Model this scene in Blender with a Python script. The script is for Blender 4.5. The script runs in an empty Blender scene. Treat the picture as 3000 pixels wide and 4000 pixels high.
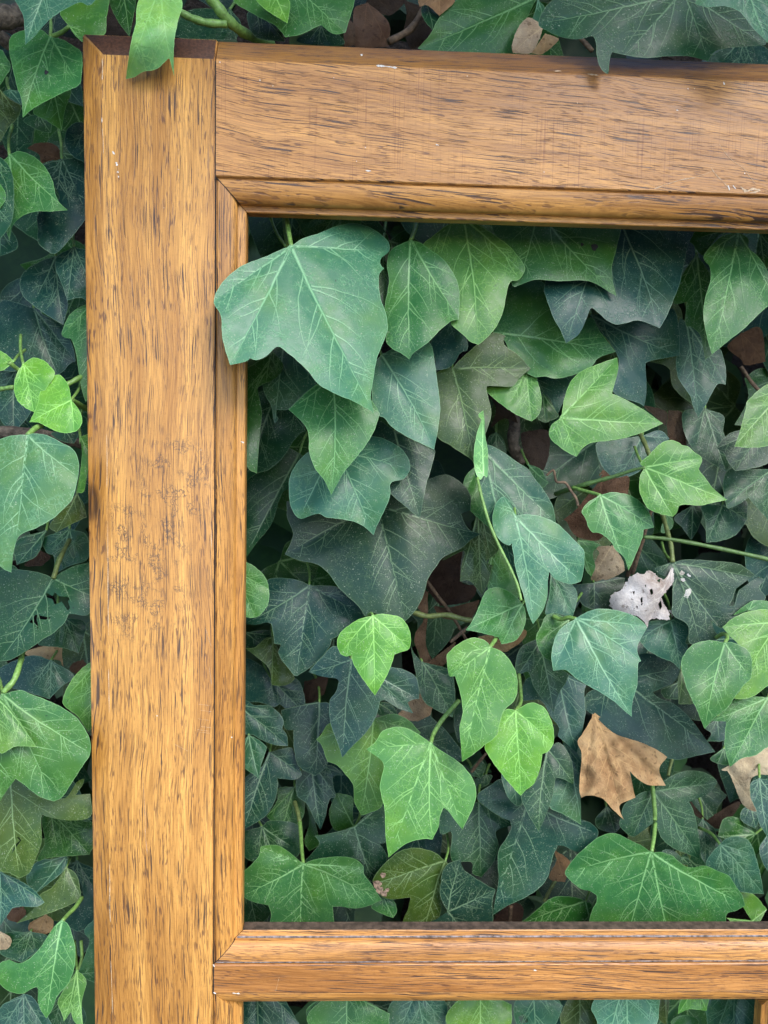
import bpy, math, random
import numpy as np
from mathutils import Vector, Matrix
from mathutils.geometry import delaunay_2d_cdt

# ------------------------------------------------------------------ camera, sky, light
SC = bpy.context.scene
COL = SC.collection
GROUND_TO_CAM = 1.0            # the lens is a metre above the ground
DIST = 0.44                    # metres from lens to the front face of the frame
FPX = 3004.0                   # focal length in pixels of the 3000 x 4000 photograph
PITCH, YAW, ROLL = (math.radians(a) for a in (-5.16254, -2.15731, 1.27509))
CAM = np.array([0.0, -DIST, GROUND_TO_CAM])

def _rot():
    base = np.array([[1, 0, 0], [0, 0, -1], [0, 1, 0]], float)
    ca, sa = math.cos(PITCH), math.sin(PITCH)
    rx = np.array([[1, 0, 0], [0, ca, -sa], [0, sa, ca]])
    cb, sb = math.cos(YAW), math.sin(YAW)
    ry = np.array([[cb, 0, sb], [0, 1, 0], [-sb, 0, cb]])
    cc, sc = math.cos(ROLL), math.sin(ROLL)
    rz = np.array([[cc, -sc, 0], [sc, cc, 0], [0, 0, 1]])
    return base @ ry @ rx @ rz
ROT = _rot()
cam_data = bpy.data.cameras.new('camera')
cam = bpy.data.objects.new('camera', cam_data)
COL.objects.link(cam)
m4 = Matrix(ROT.tolist()).to_4x4()
m4.translation = Vector(CAM)
cam.matrix_world = m4
cam_data.sensor_fit = 'HORIZONTAL'
cam_data.sensor_width = 36.0
cam_data.lens = 36.0 * FPX / 3000.0
cam_data.clip_start = 0.01
cam_data.clip_end = 2000.0
cam_data.dof.use_dof = True
cam_data.dof.focus_distance = 0.46
cam_data.dof.aperture_fstop = 16.0
SC.camera = cam

SUN_EL, SUN_AZ = math.radians(46), math.radians(150)   # azimuth: 180 is straight behind the camera
world = bpy.data.worlds.new('World')
SC.world = world
world.use_nodes = True
nt = world.node_tree
sky = nt.nodes.new('ShaderNodeTexSky')
sky.sky_type = 'NISHITA'
sky.sun_disc = False
sky.sun_elevation = SUN_EL
sky.sun_rotation = SUN_AZ
sky.air_density = 1.0
sky.dust_density = 1.0
bg = nt.nodes['Background']
bg.inputs['Strength'].default_value = 0.115
nt.links.new(sky.outputs[0], bg.inputs['Color'])
sun_d = bpy.data.lights.new('sun', 'SUN')
sun_d.energy = 1.0
sun_d.angle = math.radians(32)
sun_d.color = (1.0, 0.96, 0.90)
sun = bpy.data.objects.new('sun', sun_d)
COL.objects.link(sun)
sd = Vector((math.sin(SUN_AZ) * math.cos(SUN_EL), math.cos(SUN_AZ) * math.cos(SUN_EL), math.sin(SUN_EL)))
sun.rotation_euler = sd.to_track_quat('Z', 'Y').to_euler()
sun.location = (0, -3, 4)
SC.view_settings.view_transform = 'Standard'
SC.view_settings.look = 'None'
SC.view_settings.gamma = 1.0
SC.view_settings.use_curve_mapping = False
SC.view_settings.exposure = 1.87

rng = random.Random(7)

# ------------------------------------------------------------------ helpers
def at(x, y, yw):
    """point(s) of the place seen at photo pixel (x, y), yw metres behind the frame's front face"""
    x = np.asarray(x, float); y = np.asarray(y, float); yw = np.asarray(yw, float)
    d = np.stack([(x - 1500) / FPX, -(y - 2000) / FPX, -np.ones_like(x)], -1) @ ROT.T
    t = (yw - CAM[1]) / d[..., 1]
    return CAM + d * t[..., None]

def tag(o, label=None, cat=None, group=None, kind=None):
    for k, v in (('label', label), ('category', cat), ('group', group), ('kind', kind)):
        if v: o[k] = v
    return o

def put(name, verts, faces, mat, parent=None, origin=None, attr=None, smooth=True):
    """one mesh object; verts in world metres, origin is where its pivot goes"""
    verts = np.asarray(verts, float)
    if origin is None: origin = verts.mean(0)
    origin = np.asarray(origin, float)
    me = bpy.data.meshes.new(name)
    me.from_pydata((verts - origin).tolist(), [], faces)
    if attr is not None:
        a = me.attributes.new('vein', 'FLOAT', 'POINT')
        a.data.foreach_set('value', np.asarray(attr, np.float32))
    if smooth:
        me.polygons.foreach_set('use_smooth', [True] * len(me.polygons))
    if mat: me.materials.append(mat)
    me.update()
    o = bpy.data.objects.new(name, me)
    COL.objects.link(o)
    o.location = origin
    if parent is not None: attach(o, parent)
    return o

def world_loc(o):
    l = Vector(o.location)
    while o.parent is not None:
        o = o.parent
        l = l + o.location
    return l

def attach(o, parent):
    p = world_loc(parent)
    o.location = Vector(o.location) - p
    o.parent = parent

def empty(name, loc, label, cat, group=None):
    o = bpy.data.objects.new(name, None)
    o.empty_display_size = 0.05
    COL.objects.link(o)
    o.location = loc
    return tag(o, label, cat, group)

def catmull(pts, closed=False, per=6):
    pts = [np.asarray(p, float) for p in pts]
    n = len(pts)
    out = []
    for i in range(n - 1):
        p1, p2 = pts[i], pts[i + 1]
        p0 = pts[i - 1] if i > 0 else 2 * p1 - p2
        p3 = pts[i + 2] if i + 2 < n else 2 * p2 - p1
        for k in range(per):
            t = k / per
            out.append(0.5 * ((2 * p1) + (p2 - p0) * t + (2 * p0 - 5 * p1 + 4 * p2 - p3) * t * t
                              + (3 * p1 - p0 - 3 * p2 + p3) * t ** 3))
    out.append(pts[-1])
    return np.array(out)

def tube_geo(path, radii, sides=8):
    path = np.asarray(path, float)
    n = len(path)
    tang = np.gradient(path, axis=0)
    tang /= np.linalg.norm(tang, axis=1)[:, None] + 1e-9
    up = np.array([0.31, 0.83, 0.47])
    vs, fs = [], []
    for i in range(n):
        a = np.cross(tang[i], up); a /= np.linalg.norm(a) + 1e-9
        b = np.cross(tang[i], a)
        for k in range(sides):
            th = 2 * math.pi * k / sides
            vs.append(path[i] + radii[i] * (math.cos(th) * a + math.sin(th) * b))
    for i in range(n - 1):
        for k in range(sides):
            k2 = (k + 1) % sides
            fs.append((i * sides + k, i * sides + k2, (i + 1) * sides + k2, (i + 1) * sides + k))
    fs.append(tuple(range(sides))[::-1])
    fs.append(tuple((n - 1) * sides + k for k in range(sides)))
    return vs, fs

# picture crops in which the shapes were measured: origin and size of one unit, in photo pixels
def _c(x, y, s): return (x, y, s / 1659.0)
CROPS = dict(F=(0, 0, 3000 / 1659.0), A=_c(0, 0, 1000), B=_c(1000, 0, 1000), C=_c(2000, 0, 1000),
             D=_c(0, 1000, 1000), E=_c(0, 2000, 1000), G=_c(0, 3000, 1000),
             H=_c(800, 800, 800), I=_c(1500, 800, 800), J=_c(2200, 800, 800),
             K=_c(900, 1500, 800), L=_c(1600, 1500, 800), M=_c(2200, 1500, 800),
             N=_c(900, 2200, 800), O=_c(1600, 2200, 800), P=_c(2200, 2200, 800),
             Q=_c(900, 2900, 800), R=_c(1600, 2900, 800), S=_c(2200, 2900, 800),
             T=_c(2000, 3400, 1000), U=_c(250, 3400, 1000))

def px(crop, u, v):
    x0, y0, s = CROPS[crop]
    return x0 + np.asarray(u, float) * s, y0 + np.asarray(v, float) * s

# ------------------------------------------------------------------ materials
def new_mat(name):
    m = bpy.data.materials.new(name)
    m.use_nodes = True
    t = m.node_tree
    return m, t, t.nodes['Principled BSDF']

class NB:
    """short spelling for node wiring"""
    def __init__(self, t): self.t = t
    def n(self, kind, **kw):
        nd = self.t.nodes.new('ShaderNode' + kind)
        for k, v in kw.items(): setattr(nd, k, v)
        return nd
    def l(self, a, b): self.t.links.new(a, b)
    def val(self, x, sock):
        if isinstance(x, (int, float)): sock.default_value = x
        elif isinstance(x, tuple): sock.default_value = x if len(sock.default_value) == len(x) else (*x, 1.0)
        else: self.l(x, sock)
    def math(self, op, a, b=0.0, c=0.0, clamp=False):
        nd = self.n('Math', operation=op, use_clamp=clamp)
        for i, x in enumerate((a, b, c)): self.val(x, nd.inputs[i])
        return nd.outputs[0]
    def vec(self, x, y, z):
        nd = self.n('CombineXYZ')
        for i, q in enumerate((x, y, z)): self.val(q, nd.inputs[i])
        return nd.outputs[0]
    def noise(self, vec, scale=1.0, detail=2.0, rough=0.5):
        nd = self.n('TexNoise')
        self.l(vec, nd.inputs['Vector'])
        nd.inputs['Scale'].default_value = scale
        nd.inputs['Detail'].default_value = detail
        nd.inputs['Roughness'].default_value = rough
        return nd.outputs[0]
    def ramp(self, x, lo, hi, a=0.0, b=1.0):
        nd = self.n('MapRange', interpolation_type='SMOOTHSTEP')
        self.val(x, nd.inputs['Value'])
        for k, v in (('From Min', lo), ('From Max', hi), ('To Min', a), ('To Max', b)): nd.inputs[k].default_value = v
        return nd.outputs[0]
    def mix(self, f, a, b, mode='MIX'):
        nd = self.n('Mix', data_type='RGBA', blend_type=mode)
        self.val(f, nd.inputs[0]); self.val(a, nd.inputs[6]); self.val(b, nd.inputs[7])
        return nd.outputs[2]
    def bump(self, h, strength, dist):
        nd = self.n('Bump')
        nd.inputs['Strength'].default_value = strength
        nd.inputs['Distance'].default_value = dist
        self.l(h, nd.inputs['Height'])
        return nd.outputs[0]

def leaf_material(name, dead=False):
    m, t, bs = new_mat(name)
    b = NB(t)
    oi = b.n('ObjectInfo')
    co = b.n('TexCoord').outputs['Object']
    off = b.n('VectorMath', operation='ADD')
    b.l(co, off.inputs[0])
    r = b.math('MULTIPLY', oi.outputs['Random'], 3.0)
    b.l(b.vec(r, r, r), off.inputs[1])
    co = off.outputs[0]
    at_ = b.n('Attribute', attribute_name='vein').outputs['Fac']
    base = oi.outputs['Color']
    big = b.noise(co, 28, 3)
    mid = b.noise(co, 160, 4, 0.6)
    fine = b.noise(co, 1250, 3, 0.65)
    if not dead:
        # yellower and greener patches, pale mottling between the small veins, dust
        c = b.mix(b.ramp(big, 0.42, 0.72), base, b.mix(1.0, base, (1.5, 1.18, 0.65), 'MULTIPLY'))
        c = b.mix(b.ramp(mid, 0.35, 0.75, 0.0, 0.55), b.mix(1.0, c, (0.80, 0.86, 0.92), 'MULTIPLY'), b.mix(1.0, c, (1.28, 1.18, 1.0), 'MULTIPLY'))
        vor = b.n('TexVoronoi', feature='DISTANCE_TO_EDGE')
        dv = b.n('VectorMath', operation='ADD')
        nz = b.n('TexNoise'); b.l(co, nz.inputs['Vector']); nz.inputs['Scale'].default_value = 260
        ns = b.n('VectorMath', operation='SCALE'); b.l(nz.outputs['Color'], ns.inputs[0]); ns.inputs['Scale'].default_value = 0.004
        b.l(co, dv.inputs[0]); b.l(ns.outputs[0], dv.inputs[1])
        b.l(dv.outputs[0], vor.inputs['Vector']); vor.inputs['Scale'].default_value = 300
        net = b.ramp(vor.outputs['Distance'], 0.01, 0.10, 0.48, 0.0)
        net = b.math('MULTIPLY', net, b.ramp(b.noise(co, 90, 2), 0.42, 0.62))
        vc = b.mix(1.0, b.mix(1.0, base, (1.9, 1.55, 1.5), 'MULTIPLY'), (0.030, 0.036, 0.014), 'ADD')
        c = b.mix(net, c, vc)
        spk = b.math('MULTIPLY', b.ramp(fine, 0.60, 0.68), b.ramp(mid, 0.40, 0.55))
        c = b.mix(b.math('MULTIPLY', spk, 0.6), c, (0.38, 0.44, 0.32))
        dk = b.math('MULTIPLY', b.ramp(b.noise(co, 420, 1), 0.76, 0.8), 0.7)
        c = b.mix(dk, c, b.mix(1.0, c, (0.25, 0.25, 0.3), 'MULTIPLY'))
        vc2 = b.mix(1.0, b.mix(1.0, base, (2.0, 1.7, 1.7), 'MULTIPLY'), (0.14, 0.185, 0.10), 'ADD')
        c = b.mix(at_, c, vc2)
        b.l(c, bs.inputs['Base Color'])
        b.l(b.ramp(mid, 0.3, 0.7, 0.30, 0.44), bs.inputs['Roughness'])
        bs.inputs['Specular IOR Level'].default_value = 0.3
        bs.inputs['Coat Weight'].default_value = 0.0
        h = b.math('ADD', b.math('MULTIPLY', mid, 0.6), b.math('MULTIPLY', fine, 0.25))
        h = b.math('SUBTRACT', h, b.math('MULTIPLY', net, 0.5))
        b.l(b.bump(h, 0.35, 0.0007), bs.inputs['Normal'])
    else:
        c = b.mix(b.ramp(big, 0.35, 0.7), base, b.mix(1.0, base, (0.62, 0.5, 0.42), 'MULTIPLY'))
        c = b.mix(b.ramp(mid, 0.4, 0.75, 0.0, 0.6), c, b.mix(1.0, base, (1.3, 1.25, 1.15), 'MULTIPLY'))
        c = b.mix(b.ramp(b.noise(co, 300, 2), 0.62, 0.7, 0.0, 0.65), c, b.mix(1.0, base, (0.3, 0.25, 0.22), 'MULTIPLY'))
        c = b.mix(b.math('MULTIPLY', at_, 0.6), c, b.mix(1.0, base, (1.5, 1.45, 1.3), 'MULTIPLY'))
        b.l(c, bs.inputs['Base Color'])
        bs.inputs['Roughness'].default_value = 0.75
        bs.inputs['Specular IOR Level'].default_value = 0.25
        b.l(b.bump(b.math('ADD', mid, b.math('MULTIPLY', fine, 0.4)), 0.8, 0.002), bs.inputs['Normal'])
    return m
M_LEAF = leaf_material('ivy_leaf')
M_DEAD = leaf_material('dead_leaf', True)

def simple_mat(name, col, rough=0.6, scale=200, lo=0.7, hi=1.3, bump=0.3, dist=0.0006, stretch=None):
    m, t, bs = new_mat(name)
    b = NB(t)
    co = b.n('TexCoord').outputs['Object']
    n = b.noise(co, scale, 4, 0.6)
    c = b.mix(b.ramp(n, 0.3, 0.7), tuple(q * lo for q in col), tuple(q * hi for q in col))
    b.l(c, bs.inputs['Base Color'])
    bs.inputs['Roughness'].default_value = rough
    b.l(b.bump(n, bump, dist), bs.inputs['Normal'])
    return m
M_PETIOLE = simple_mat('petiole_green', (0.16, 0.30, 0.07), 0.45, 500)
M_SHOOT = simple_mat('shoot_green', (0.085, 0.165, 0.045), 0.5, 500)
M_STEM = simple_mat('stem_olive', (0.13, 0.17, 0.05), 0.55, 400)
M_TWIG = simple_mat('twig_brown', (0.13, 0.085, 0.05), 0.8, 350, 0.5, 1.4, 0.7)
M_BARK = simple_mat('vine_bark', (0.12, 0.095, 0.07), 0.9, 260, 0.4, 1.4, 1.0, 0.002)
M_CHIP = simple_mat('paint_white', (0.68, 0.64, 0.58), 0.6, 900)
M_SPOT = simple_mat('leaf_spot', (0.015, 0.014, 0.016), 0.7, 900)
M_BLOTCH = simple_mat('leaf_blotch', (0.22, 0.15, 0.10), 0.8, 500, 0.3, 1.9)
M_SHEEN = simple_mat('groove_sheen', (0.21, 0.18, 0.175), 0.8, 260, 0.3, 1.5)
M_GRIME = simple_mat('joint_grime', (0.018, 0.012, 0.010), 0.8, 600)

def wood_material(name, axis, slope=0.0, tint=(1, 1, 1), saw=0.0, worn=()):
    m, t, bs = new_mat(name)
    b = NB(t)
    sep = b.n('SeparateXYZ')
    geo = b.n('NewGeometry')
    b.l(geo.outputs['Position'], sep.inputs[0])
    X, Y, Z = sep.outputs
    along, across = (Z, X) if axis == 'Z' else (X, Z)
    rnd = b.math('MULTIPLY', b.n('ObjectInfo').outputs['Random'], 40.0)
    wob = b.noise(b.vec(b.math('MULTIPLY', across, 9.0), b.math('MULTIPLY', along, 6.0), rnd), 1.0, 2)
    wob2 = b.noise(b.vec(b.math('MULTIPLY', across, 40.0), b.math('MULTIPLY', along, 30.0), rnd), 1.0, 2)
    s = b.math('ADD', across, b.math('MULTIPLY', b.math('SUBTRACT', wob, 0.5), 0.016))
    s = b.math('ADD', s, b.math('MULTIPLY', b.math('SUBTRACT', wob2, 0.5), 0.0016))
    s = b.math('ADD', s, b.math('MULTIPLY', along, slope))
    s = b.math('ADD', s, b.math('MULTIPLY', Y, 0.8))
    def layer(fa, fl, detail=1.0, z=0.0, rough=0.5):
        return b.noise(b.vec(b.math('MULTIPLY', s, fa), b.math('MULTIPLY', along, fl), b.math('ADD', rnd, z)), 1.0, detail, rough)
    tone = layer(70, 4, 3, 1.0)
    fibre = layer(1500, 42, 3, 2.0, 0.65)
    fleck = b.noise(b.vec(b.math('MULTIPLY', across, 700.0), b.math('MULTIPLY', along, 700.0), rnd), 1.0, 2)
    gate = layer(170, 12, 2, 3.0)
    pore = b.math('MULTIPLY', b.ramp(layer(1500, 30, 1.0, 4.0), 0.605, 0.63), b.ramp(gate, 0.40, 0.52))
    pore2 = b.math('MULTIPLY', b.ramp(layer(1500, 130, 1, 5.0), 0.55, 0.65), b.ramp(layer(260, 22, 1, 6.0), 0.35, 0.62))
    c = b.mix(b.ramp(tone, 0.3, 0.7), (0.40 * tint[0], 0.184 * tint[1], 0.040 * tint[2]), (0.64 * tint[0], 0.333 * tint[1], 0.085 * tint[2]))
    c = b.mix(b.ramp(fibre, 0.3, 0.7, 0.0, 1.0), b.mix(1.0, c, (0.68, 0.62, 0.55), 'MULTIPLY'), b.mix(1.0, c, (1.22, 1.22, 1.16), 'MULTIPLY'))
    c = b.mix(b.ramp(fleck, 0.55, 0.75, 0.0, 0.35), c, b.mix(1.0, c, (0.6, 0.52, 0.48), 'MULTIPLY'))
    c = b.mix(b.math('MULTIPLY', pore2, 0.75), c, (0.095, 0.036, 0.020))
    c = b.mix(b.math('MULTIPLY', pore, 0.88), c, (0.040, 0.022, 0.020))
    if saw:                                                       # faint cross marks left by the planer
        sw = layer(14, 1500, 2, 11.0)
        c = b.mix(b.math('MULTIPLY', b.ramp(sw, 0.56, 0.68, 0.0, saw), b.ramp(layer(30, 22, 2, 12.0), 0.42, 0.6)), c, b.mix(1.0, c, (0.62, 0.5, 0.5), 'MULTIPLY'))
    for (wx, wz, rx, rz, kind) in worn:                           # rubbed patch with dirt in the crazed varnish / a dark knot
        dx = b.math('DIVIDE', b.math('SUBTRACT', X, wx), rx)
        dz = b.math('DIVIDE', b.math('SUBTRACT', Z, wz), rz)
        dd = b.math('ADD', b.math('MULTIPLY', dx, dx), b.math('MULTIPLY', dz, dz))
        if kind == 'crazed':
            v = b.noise(b.vec(b.math('MULTIPLY', X, 420.0), b.math('MULTIPLY', Z, 300.0), 3.0), 1.0, 3, 0.6)
            line = b.ramp(b.math('ABSOLUTE', b.math('SUBTRACT', v, 0.5)), 0.0, 0.055, 1.0, 0.0)
            g2 = b.ramp(b.noise(b.vec(b.math('MULTIPLY', X, 110.0), b.math('MULTIPLY', Z, 110.0), 8.0), 1.0, 2), 0.47, 0.6)
            k = b.math('MULTIPLY', b.math('MULTIPLY', line, g2), b.ramp(dd, 0.3, 1.2, 0.8, 0.0))
            c = b.mix(k, c, (0.05, 0.034, 0.030))
        else:
            v = b.noise(b.vec(b.math('MULTIPLY', across, 500.0), b.math('MULTIPLY', along, 60.0), 5.0), 1.0, 3)
            c = b.mix(b.math('MULTIPLY', b.ramp(dd, 0.1, 1.0, 0.9, 0.0), b.ramp(v, 0.3, 0.6, 0.5, 1.0)), c, (0.035, 0.018, 0.012))
    # old grime and bleached wear
    big = b.noise(b.vec(b.math('MULTIPLY', across, 22.0), b.math('MULTIPLY', along, 9.0), b.math('ADD', rnd, 9.0)), 1.0, 4, 0.6)
    c = b.mix(b.ramp(big, 0.62, 0.8, 0.0, 0.5), c, b.mix(1.0, c, (0.5, 0.42, 0.40), 'MULTIPLY'))
    c = b.mix(b.ramp(big, 0.36, 0.2, 0.0, 0.35), c, (0.52, 0.32, 0.15))
    b.l(c, bs.inputs['Base Color'])
    b.l(b.ramp(fibre, 0.2, 0.8, 0.36, 0.55), bs.inputs['Roughness'])
    bs.inputs['Specular IOR Level'].default_value = 0.5
    bs.inputs['Coat Weight'].default_value = 0.12
    bs.inputs['Coat Roughness'].default_value = 0.3
    h = b.math('SUBTRACT', b.math('MULTIPLY', fibre, 0.35), b.math('MULTIPLY', pore, 0.9))
    h = b.math('SUBTRACT', h, b.math('MULTIPLY', pore2, 0.3))
    b.l(b.bump(h, 0.5, 0.0007), bs.inputs['Normal'])
    return m

# ------------------------------------------------------------------ ground and an added dark backing behind the ivy
def mottled_material(name, ca, cb, scale):
    m, t, bs = new_mat(name)
    b = NB(t)
    p = b.n('NewGeometry').outputs['Position']
    n = b.noise(p, scale, 6, 0.65)
    n2 = b.noise(p, scale * 9, 3, 0.6)
    c = b.mix(b.ramp(n, 0.3, 0.7), ca, cb)
    c = b.mix(b.ramp(n2, 0.4, 0.7, 0.0, 0.5), c, tuple(q * 0.5 for q in ca))
    b.l(c, bs.inputs['Base Color'])
    bs.inputs['Roughness'].default_value = 0.95
    b.l(b.bump(b.math('ADD', n, n2), 0.8, 0.01), bs.inputs['Normal'])
    return m
M_BACKING = mottled_material('dark_backing', (0.020, 0.014, 0.010), (0.05, 0.036, 0.025), 30)
M_PAVE = mottled_material('gravel_ground', (0.10, 0.09, 0.08), (0.18, 0.165, 0.14), 25)

def grid_sheet(name, xs, zs, fn, mat):
    vs = [fn(x, z) for z in zs for x in xs]
    n = len(xs)
    fs = [(j * n + i, j * n + i + 1, (j + 1) * n + i + 1, (j + 1) * n + i) for j in range(len(zs) - 1) for i in range(n - 1)]
    return put(name, vs, fs, mat, origin=(0, 0, 0))
gx = [-600, -60, -10, -4, -2, -1, 0, 1, 2, 4, 10, 60, 600]
gy = [-600, -60, -10, -4, -2, -1, -0.5, 0, 0.5, 1, 2, 10, 60, 600]
tag(grid_sheet('ground', gx, gy, lambda x, y: (x, y, 0.0), M_PAVE), kind='structure')
def backing(x, z):
    return (x, 0.30 + 0.05 * z + 0.02 * math.sin(7 * x + 3 * z) + 0.02 * math.sin(13 * z - 5 * x), z)
bk = grid_sheet('added_hedge_backing', np.linspace(-3, 3, 41).tolist(), np.linspace(-0.05, 2.3, 25).tolist(), backing, M_BACKING)  # unseen dark backing, added to block the sky behind the leaves
tag(bk, kind='structure')

# ------------------------------------------------------------------ the wooden frame
_a, _b, _k = at(555, 2230, 0.0), at(930, 1960, 0.0), at(352, 1965, 0.004)
M_WZ = wood_material('oak_stile', 'Z', worn=((float(_a[0]), float(_a[2]), 0.030, 0.050, 'crazed'), (float(_b[0] - 0.035), float(_b[2] + 0.01), 0.022, 0.03, 'crazed')))
M_WX = wood_material('oak_rail', 'X', 0.10, (0.93, 0.88, 1.0), saw=0.8)
M_WXL = wood_material('oak_cross_rail', 'X', 0.03, (0.84, 0.76, 0.92))
M_WXK = wood_material('oak_cross_moulding', 'X', 0.03, (0.92, 0.88, 1.05))
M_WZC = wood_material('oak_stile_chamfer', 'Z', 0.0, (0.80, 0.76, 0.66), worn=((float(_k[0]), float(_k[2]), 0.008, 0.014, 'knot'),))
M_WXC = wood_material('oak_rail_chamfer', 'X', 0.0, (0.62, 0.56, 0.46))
M_WZM = wood_material('oak_moulding_upright', 'Z', 0.0, (0.92, 0.88, 0.86))
M_WXM = wood_material('oak_moulding_level', 'X', 0.04, (0.86, 0.80, 0.80))
M_END = simple_mat('oak_end_grain', (0.085, 0.036, 0.017), 0.5, 700, 0.6, 1.4)

TH, DB = 0.034, 0.008                       # thickness of the frame, depth of its outer chamfer
def mx(pts, y=0.0): return float(np.mean([at(p[0], p[1], y)[0] for p in pts]))
def mz(pts, y=0.0): return float(np.mean([at(p[0], p[1], y)[2] for p in pts]))
X1 = mx([(399, 223), (422, 2500), (443, 3995)])
X2 = mx([(841, 229), (840, 1482), (837, 2422), (832, 3422)])
X0 = mx([(322, 160), (345, 1700), (357, 3200)], DB)
X3 = mx([(963, 900), (957, 2000), (945, 3300)], 0.0085)
XE = mx([(928, 900), (924, 2000), (912, 3300)], 0.007)
ZT1 = mz([(399, 222), (841, 229)])
ZT0 = mz([(330, 140), (845, 146)], DB)
ZR1 = mz([(844, 236), (1500, 258), (3000, 321)])
ZR0 = mz([(860, 160), (1500, 181), (3000, 257)], DB)
ZB = mz([(844, 688), (1500, 711), (3000, 764)])
ZBE = mz([(1000, 808), (2000, 845), (3000, 858)], 0.007)
ZBF = mz([(1000, 838), (1500, 846), (2980, 893)], 0.0085)
ZC1 = mz([(835, 3765), (2000, 3773), (3000, 3762)])
ZC2 = mz([(853, 3882), (2000, 3882), (2950, 3866)])
ZCE = mz([(1000, 3668), (2000, 3672), (2900, 3660)], 0.007)
ZCF = mz([(1000, 3634), (2000, 3636), (2900, 3630)], 0.0085)
XR = X2 + 0.60                              # where the far stile begins, outside the picture
UE, UF = XE - X2, X3 - X2

frame = empty('wooden_frame', (X0, 0.017, 0.0), 'varnished oak door frame without its panels leaning into the ivy', 'door frame')

def extrude(name, prof, axis, s0, s1, mat, smooth_angle=35, caps=True):
    """prof: (across, depth) points of a closed section; s0, s1: end positions, functions of (across, depth)"""
    n = len(prof)
    vs = []
    for f in (s0, s1):
        for a, y in prof:
            s = f(a, y)
            vs.append((a, y, s) if axis == 'Z' else (s, y, a))
    fs = [(i, (i + 1) % n, n + (i + 1) % n, n + i) for i in range(n)]
    if caps: fs += [tuple(range(n))[::-1], tuple(range(n, 2 * n))]
    o = put(name, vs, fs, mat, frame)
    me = o.data
    import bmesh
    bm = bmesh.new(); bm.from_mesh(me)
    bmesh.ops.recalc_face_normals(bm, faces=bm.faces)
    bm.to_mesh(me); bm.free()
    me.set_sharp_from_angle(angle=math.radians(smooth_angle))
    return o

def soft(prof, r=0.0006, skip=()):
    """clip every corner of a closed section a little, as worn varnished edges are"""
    out = []
    n = len(prof)
    for i, p in enumerate(prof):
        if i in skip: out.append(p); continue
        p = np.array(p); a = np.array(prof[i - 1]); c = np.array(prof[(i + 1) % n])
        for q in (a, c):
            d = q - p; L = np.linalg.norm(d)
            out.append(tuple(p + d / L * min(r, L * 0.4)))
    return out

# stile: chamfered outside and over its top end
zlow = 0.02
prof = [(X0, TH), (X0, DB), (X1, 0.0), (X2 - 0.0003, 0.0), (X2 - 0.0003, DB), (X2 - 0.0003, TH)]
def build_stile(prof, name='stile'):
    n = len(prof)
    vs = [(a, y, zlow) for a, y in prof]
    vs += [(a, y, ZT1 if y < DB * 0.5 else ZT0) for a, y in prof]
    fs = [(i, (i + 1) % n, n + (i + 1) % n, n + i) for i in range(n)]
    fs += [(0, 5, 4, 3, 2, 1), (n + 1, n + 2, n + 3, n + 4), (n, n + 1, n + 4, n + 5)]
    o = put(name, vs, fs, M_WZ, frame, smooth=False)
    o.data.materials.append(M_END)
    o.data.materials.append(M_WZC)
    o.data.polygons[1].material_index = 2                       # the outer chamfer, tinted darker than the face
    o.data.polygons[n + 1].material_index = 1; o.data.polygons[n + 2].material_index = 1
    import bmesh
    bm = bmesh.new(); bm.from_mesh(o.data)
    bmesh.ops.recalc_face_normals(bm, faces=bm.faces)
    bmesh.ops.bevel(bm, geom=[e for e in bm.edges], offset=0.0007, segments=2, affect='EDGES', clamp_overlap=True)
    for f in bm.faces: f.smooth = True
    bm.to_mesh(o.data); bm.free()
    o.data.set_sharp_from_angle(angle=math.radians(50))
    return o
build_stile(prof)
build_stile([(2 * X2 + 0.60 - a + 0.0, y) for a, y in prof])
# rails
g = 0.0004
def rail_box(name, zt0, zt1, zb, mat, chamfer):
    if chamfer: p = [(zt0, TH), (zt0, DB), (zt1, 0.0), (zb, 0.0), (zb, TH)]
    else: p = [(zt1, TH), (zt1, 0.0), (zb, 0.0), (zb, TH)]
    o = extrude(name, soft(p), 'X', lambda a, y: X2 + g, lambda a, y: XR - g, mat)
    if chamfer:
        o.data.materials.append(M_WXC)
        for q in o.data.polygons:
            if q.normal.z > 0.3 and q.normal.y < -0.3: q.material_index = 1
    return o
rail_box('top_rail', ZR0, ZR1, ZB, M_WX, True)
rail_box('cross_rail', 0, ZC1, ZC2, M_WXL, False)
ZL1, ZL2 = 0.20, 0.02
rail_box('bottom_rail', 0, ZL1, ZL2, M_WX, False)

# stuck mouldings: a quirk, an ovolo, a fillet and the edge back to the rebate; mitred at the corners
def ovolo(ue=None, uf=None):
    ue = ue or UE; uf = uf or UF
    p = [(0.0001, 0.0016), (0.0007, 0.0019), (0.0013, 0.0012)]
    for k in range(1, 10):
        th = k / 9 * math.pi / 2
        p.append((0.0013 + (ue - 0.0013) * math.sin(th), 0.0012 + 0.0056 * (1 - math.cos(th))))
    p += [(ue + 0.0001, 0.0082), (ue + 0.0006, 0.0085), (uf - 0.0005, 0.0085), (uf, 0.009), (uf, 0.0165), (0.0001, 0.0165)]
    return p
def moulding(base, sgn, axis, lo, hi, mat, mlo=1, mhi=1, ue=None, uf=None):
    p = [(base + sgn * u, y) for u, y in ovolo(ue, uf)]
    e = 0.00025
    U = lambda a: abs(a - base)
    o = extrude('moulding', p, axis, lambda a, y: lo + mlo * U(a) + e, lambda a, y: hi - mhi * U(a) - e, mat, 40)
    return o
moulding(X2, 1, 'Z', ZC1, ZB, M_WZM)                            # stile, beside the large opening
moulding(ZB, -1, 'X', X2, XR, M_WXM, ue=ZB - ZBE, uf=ZB - ZBF)   # under the top rail
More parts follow.
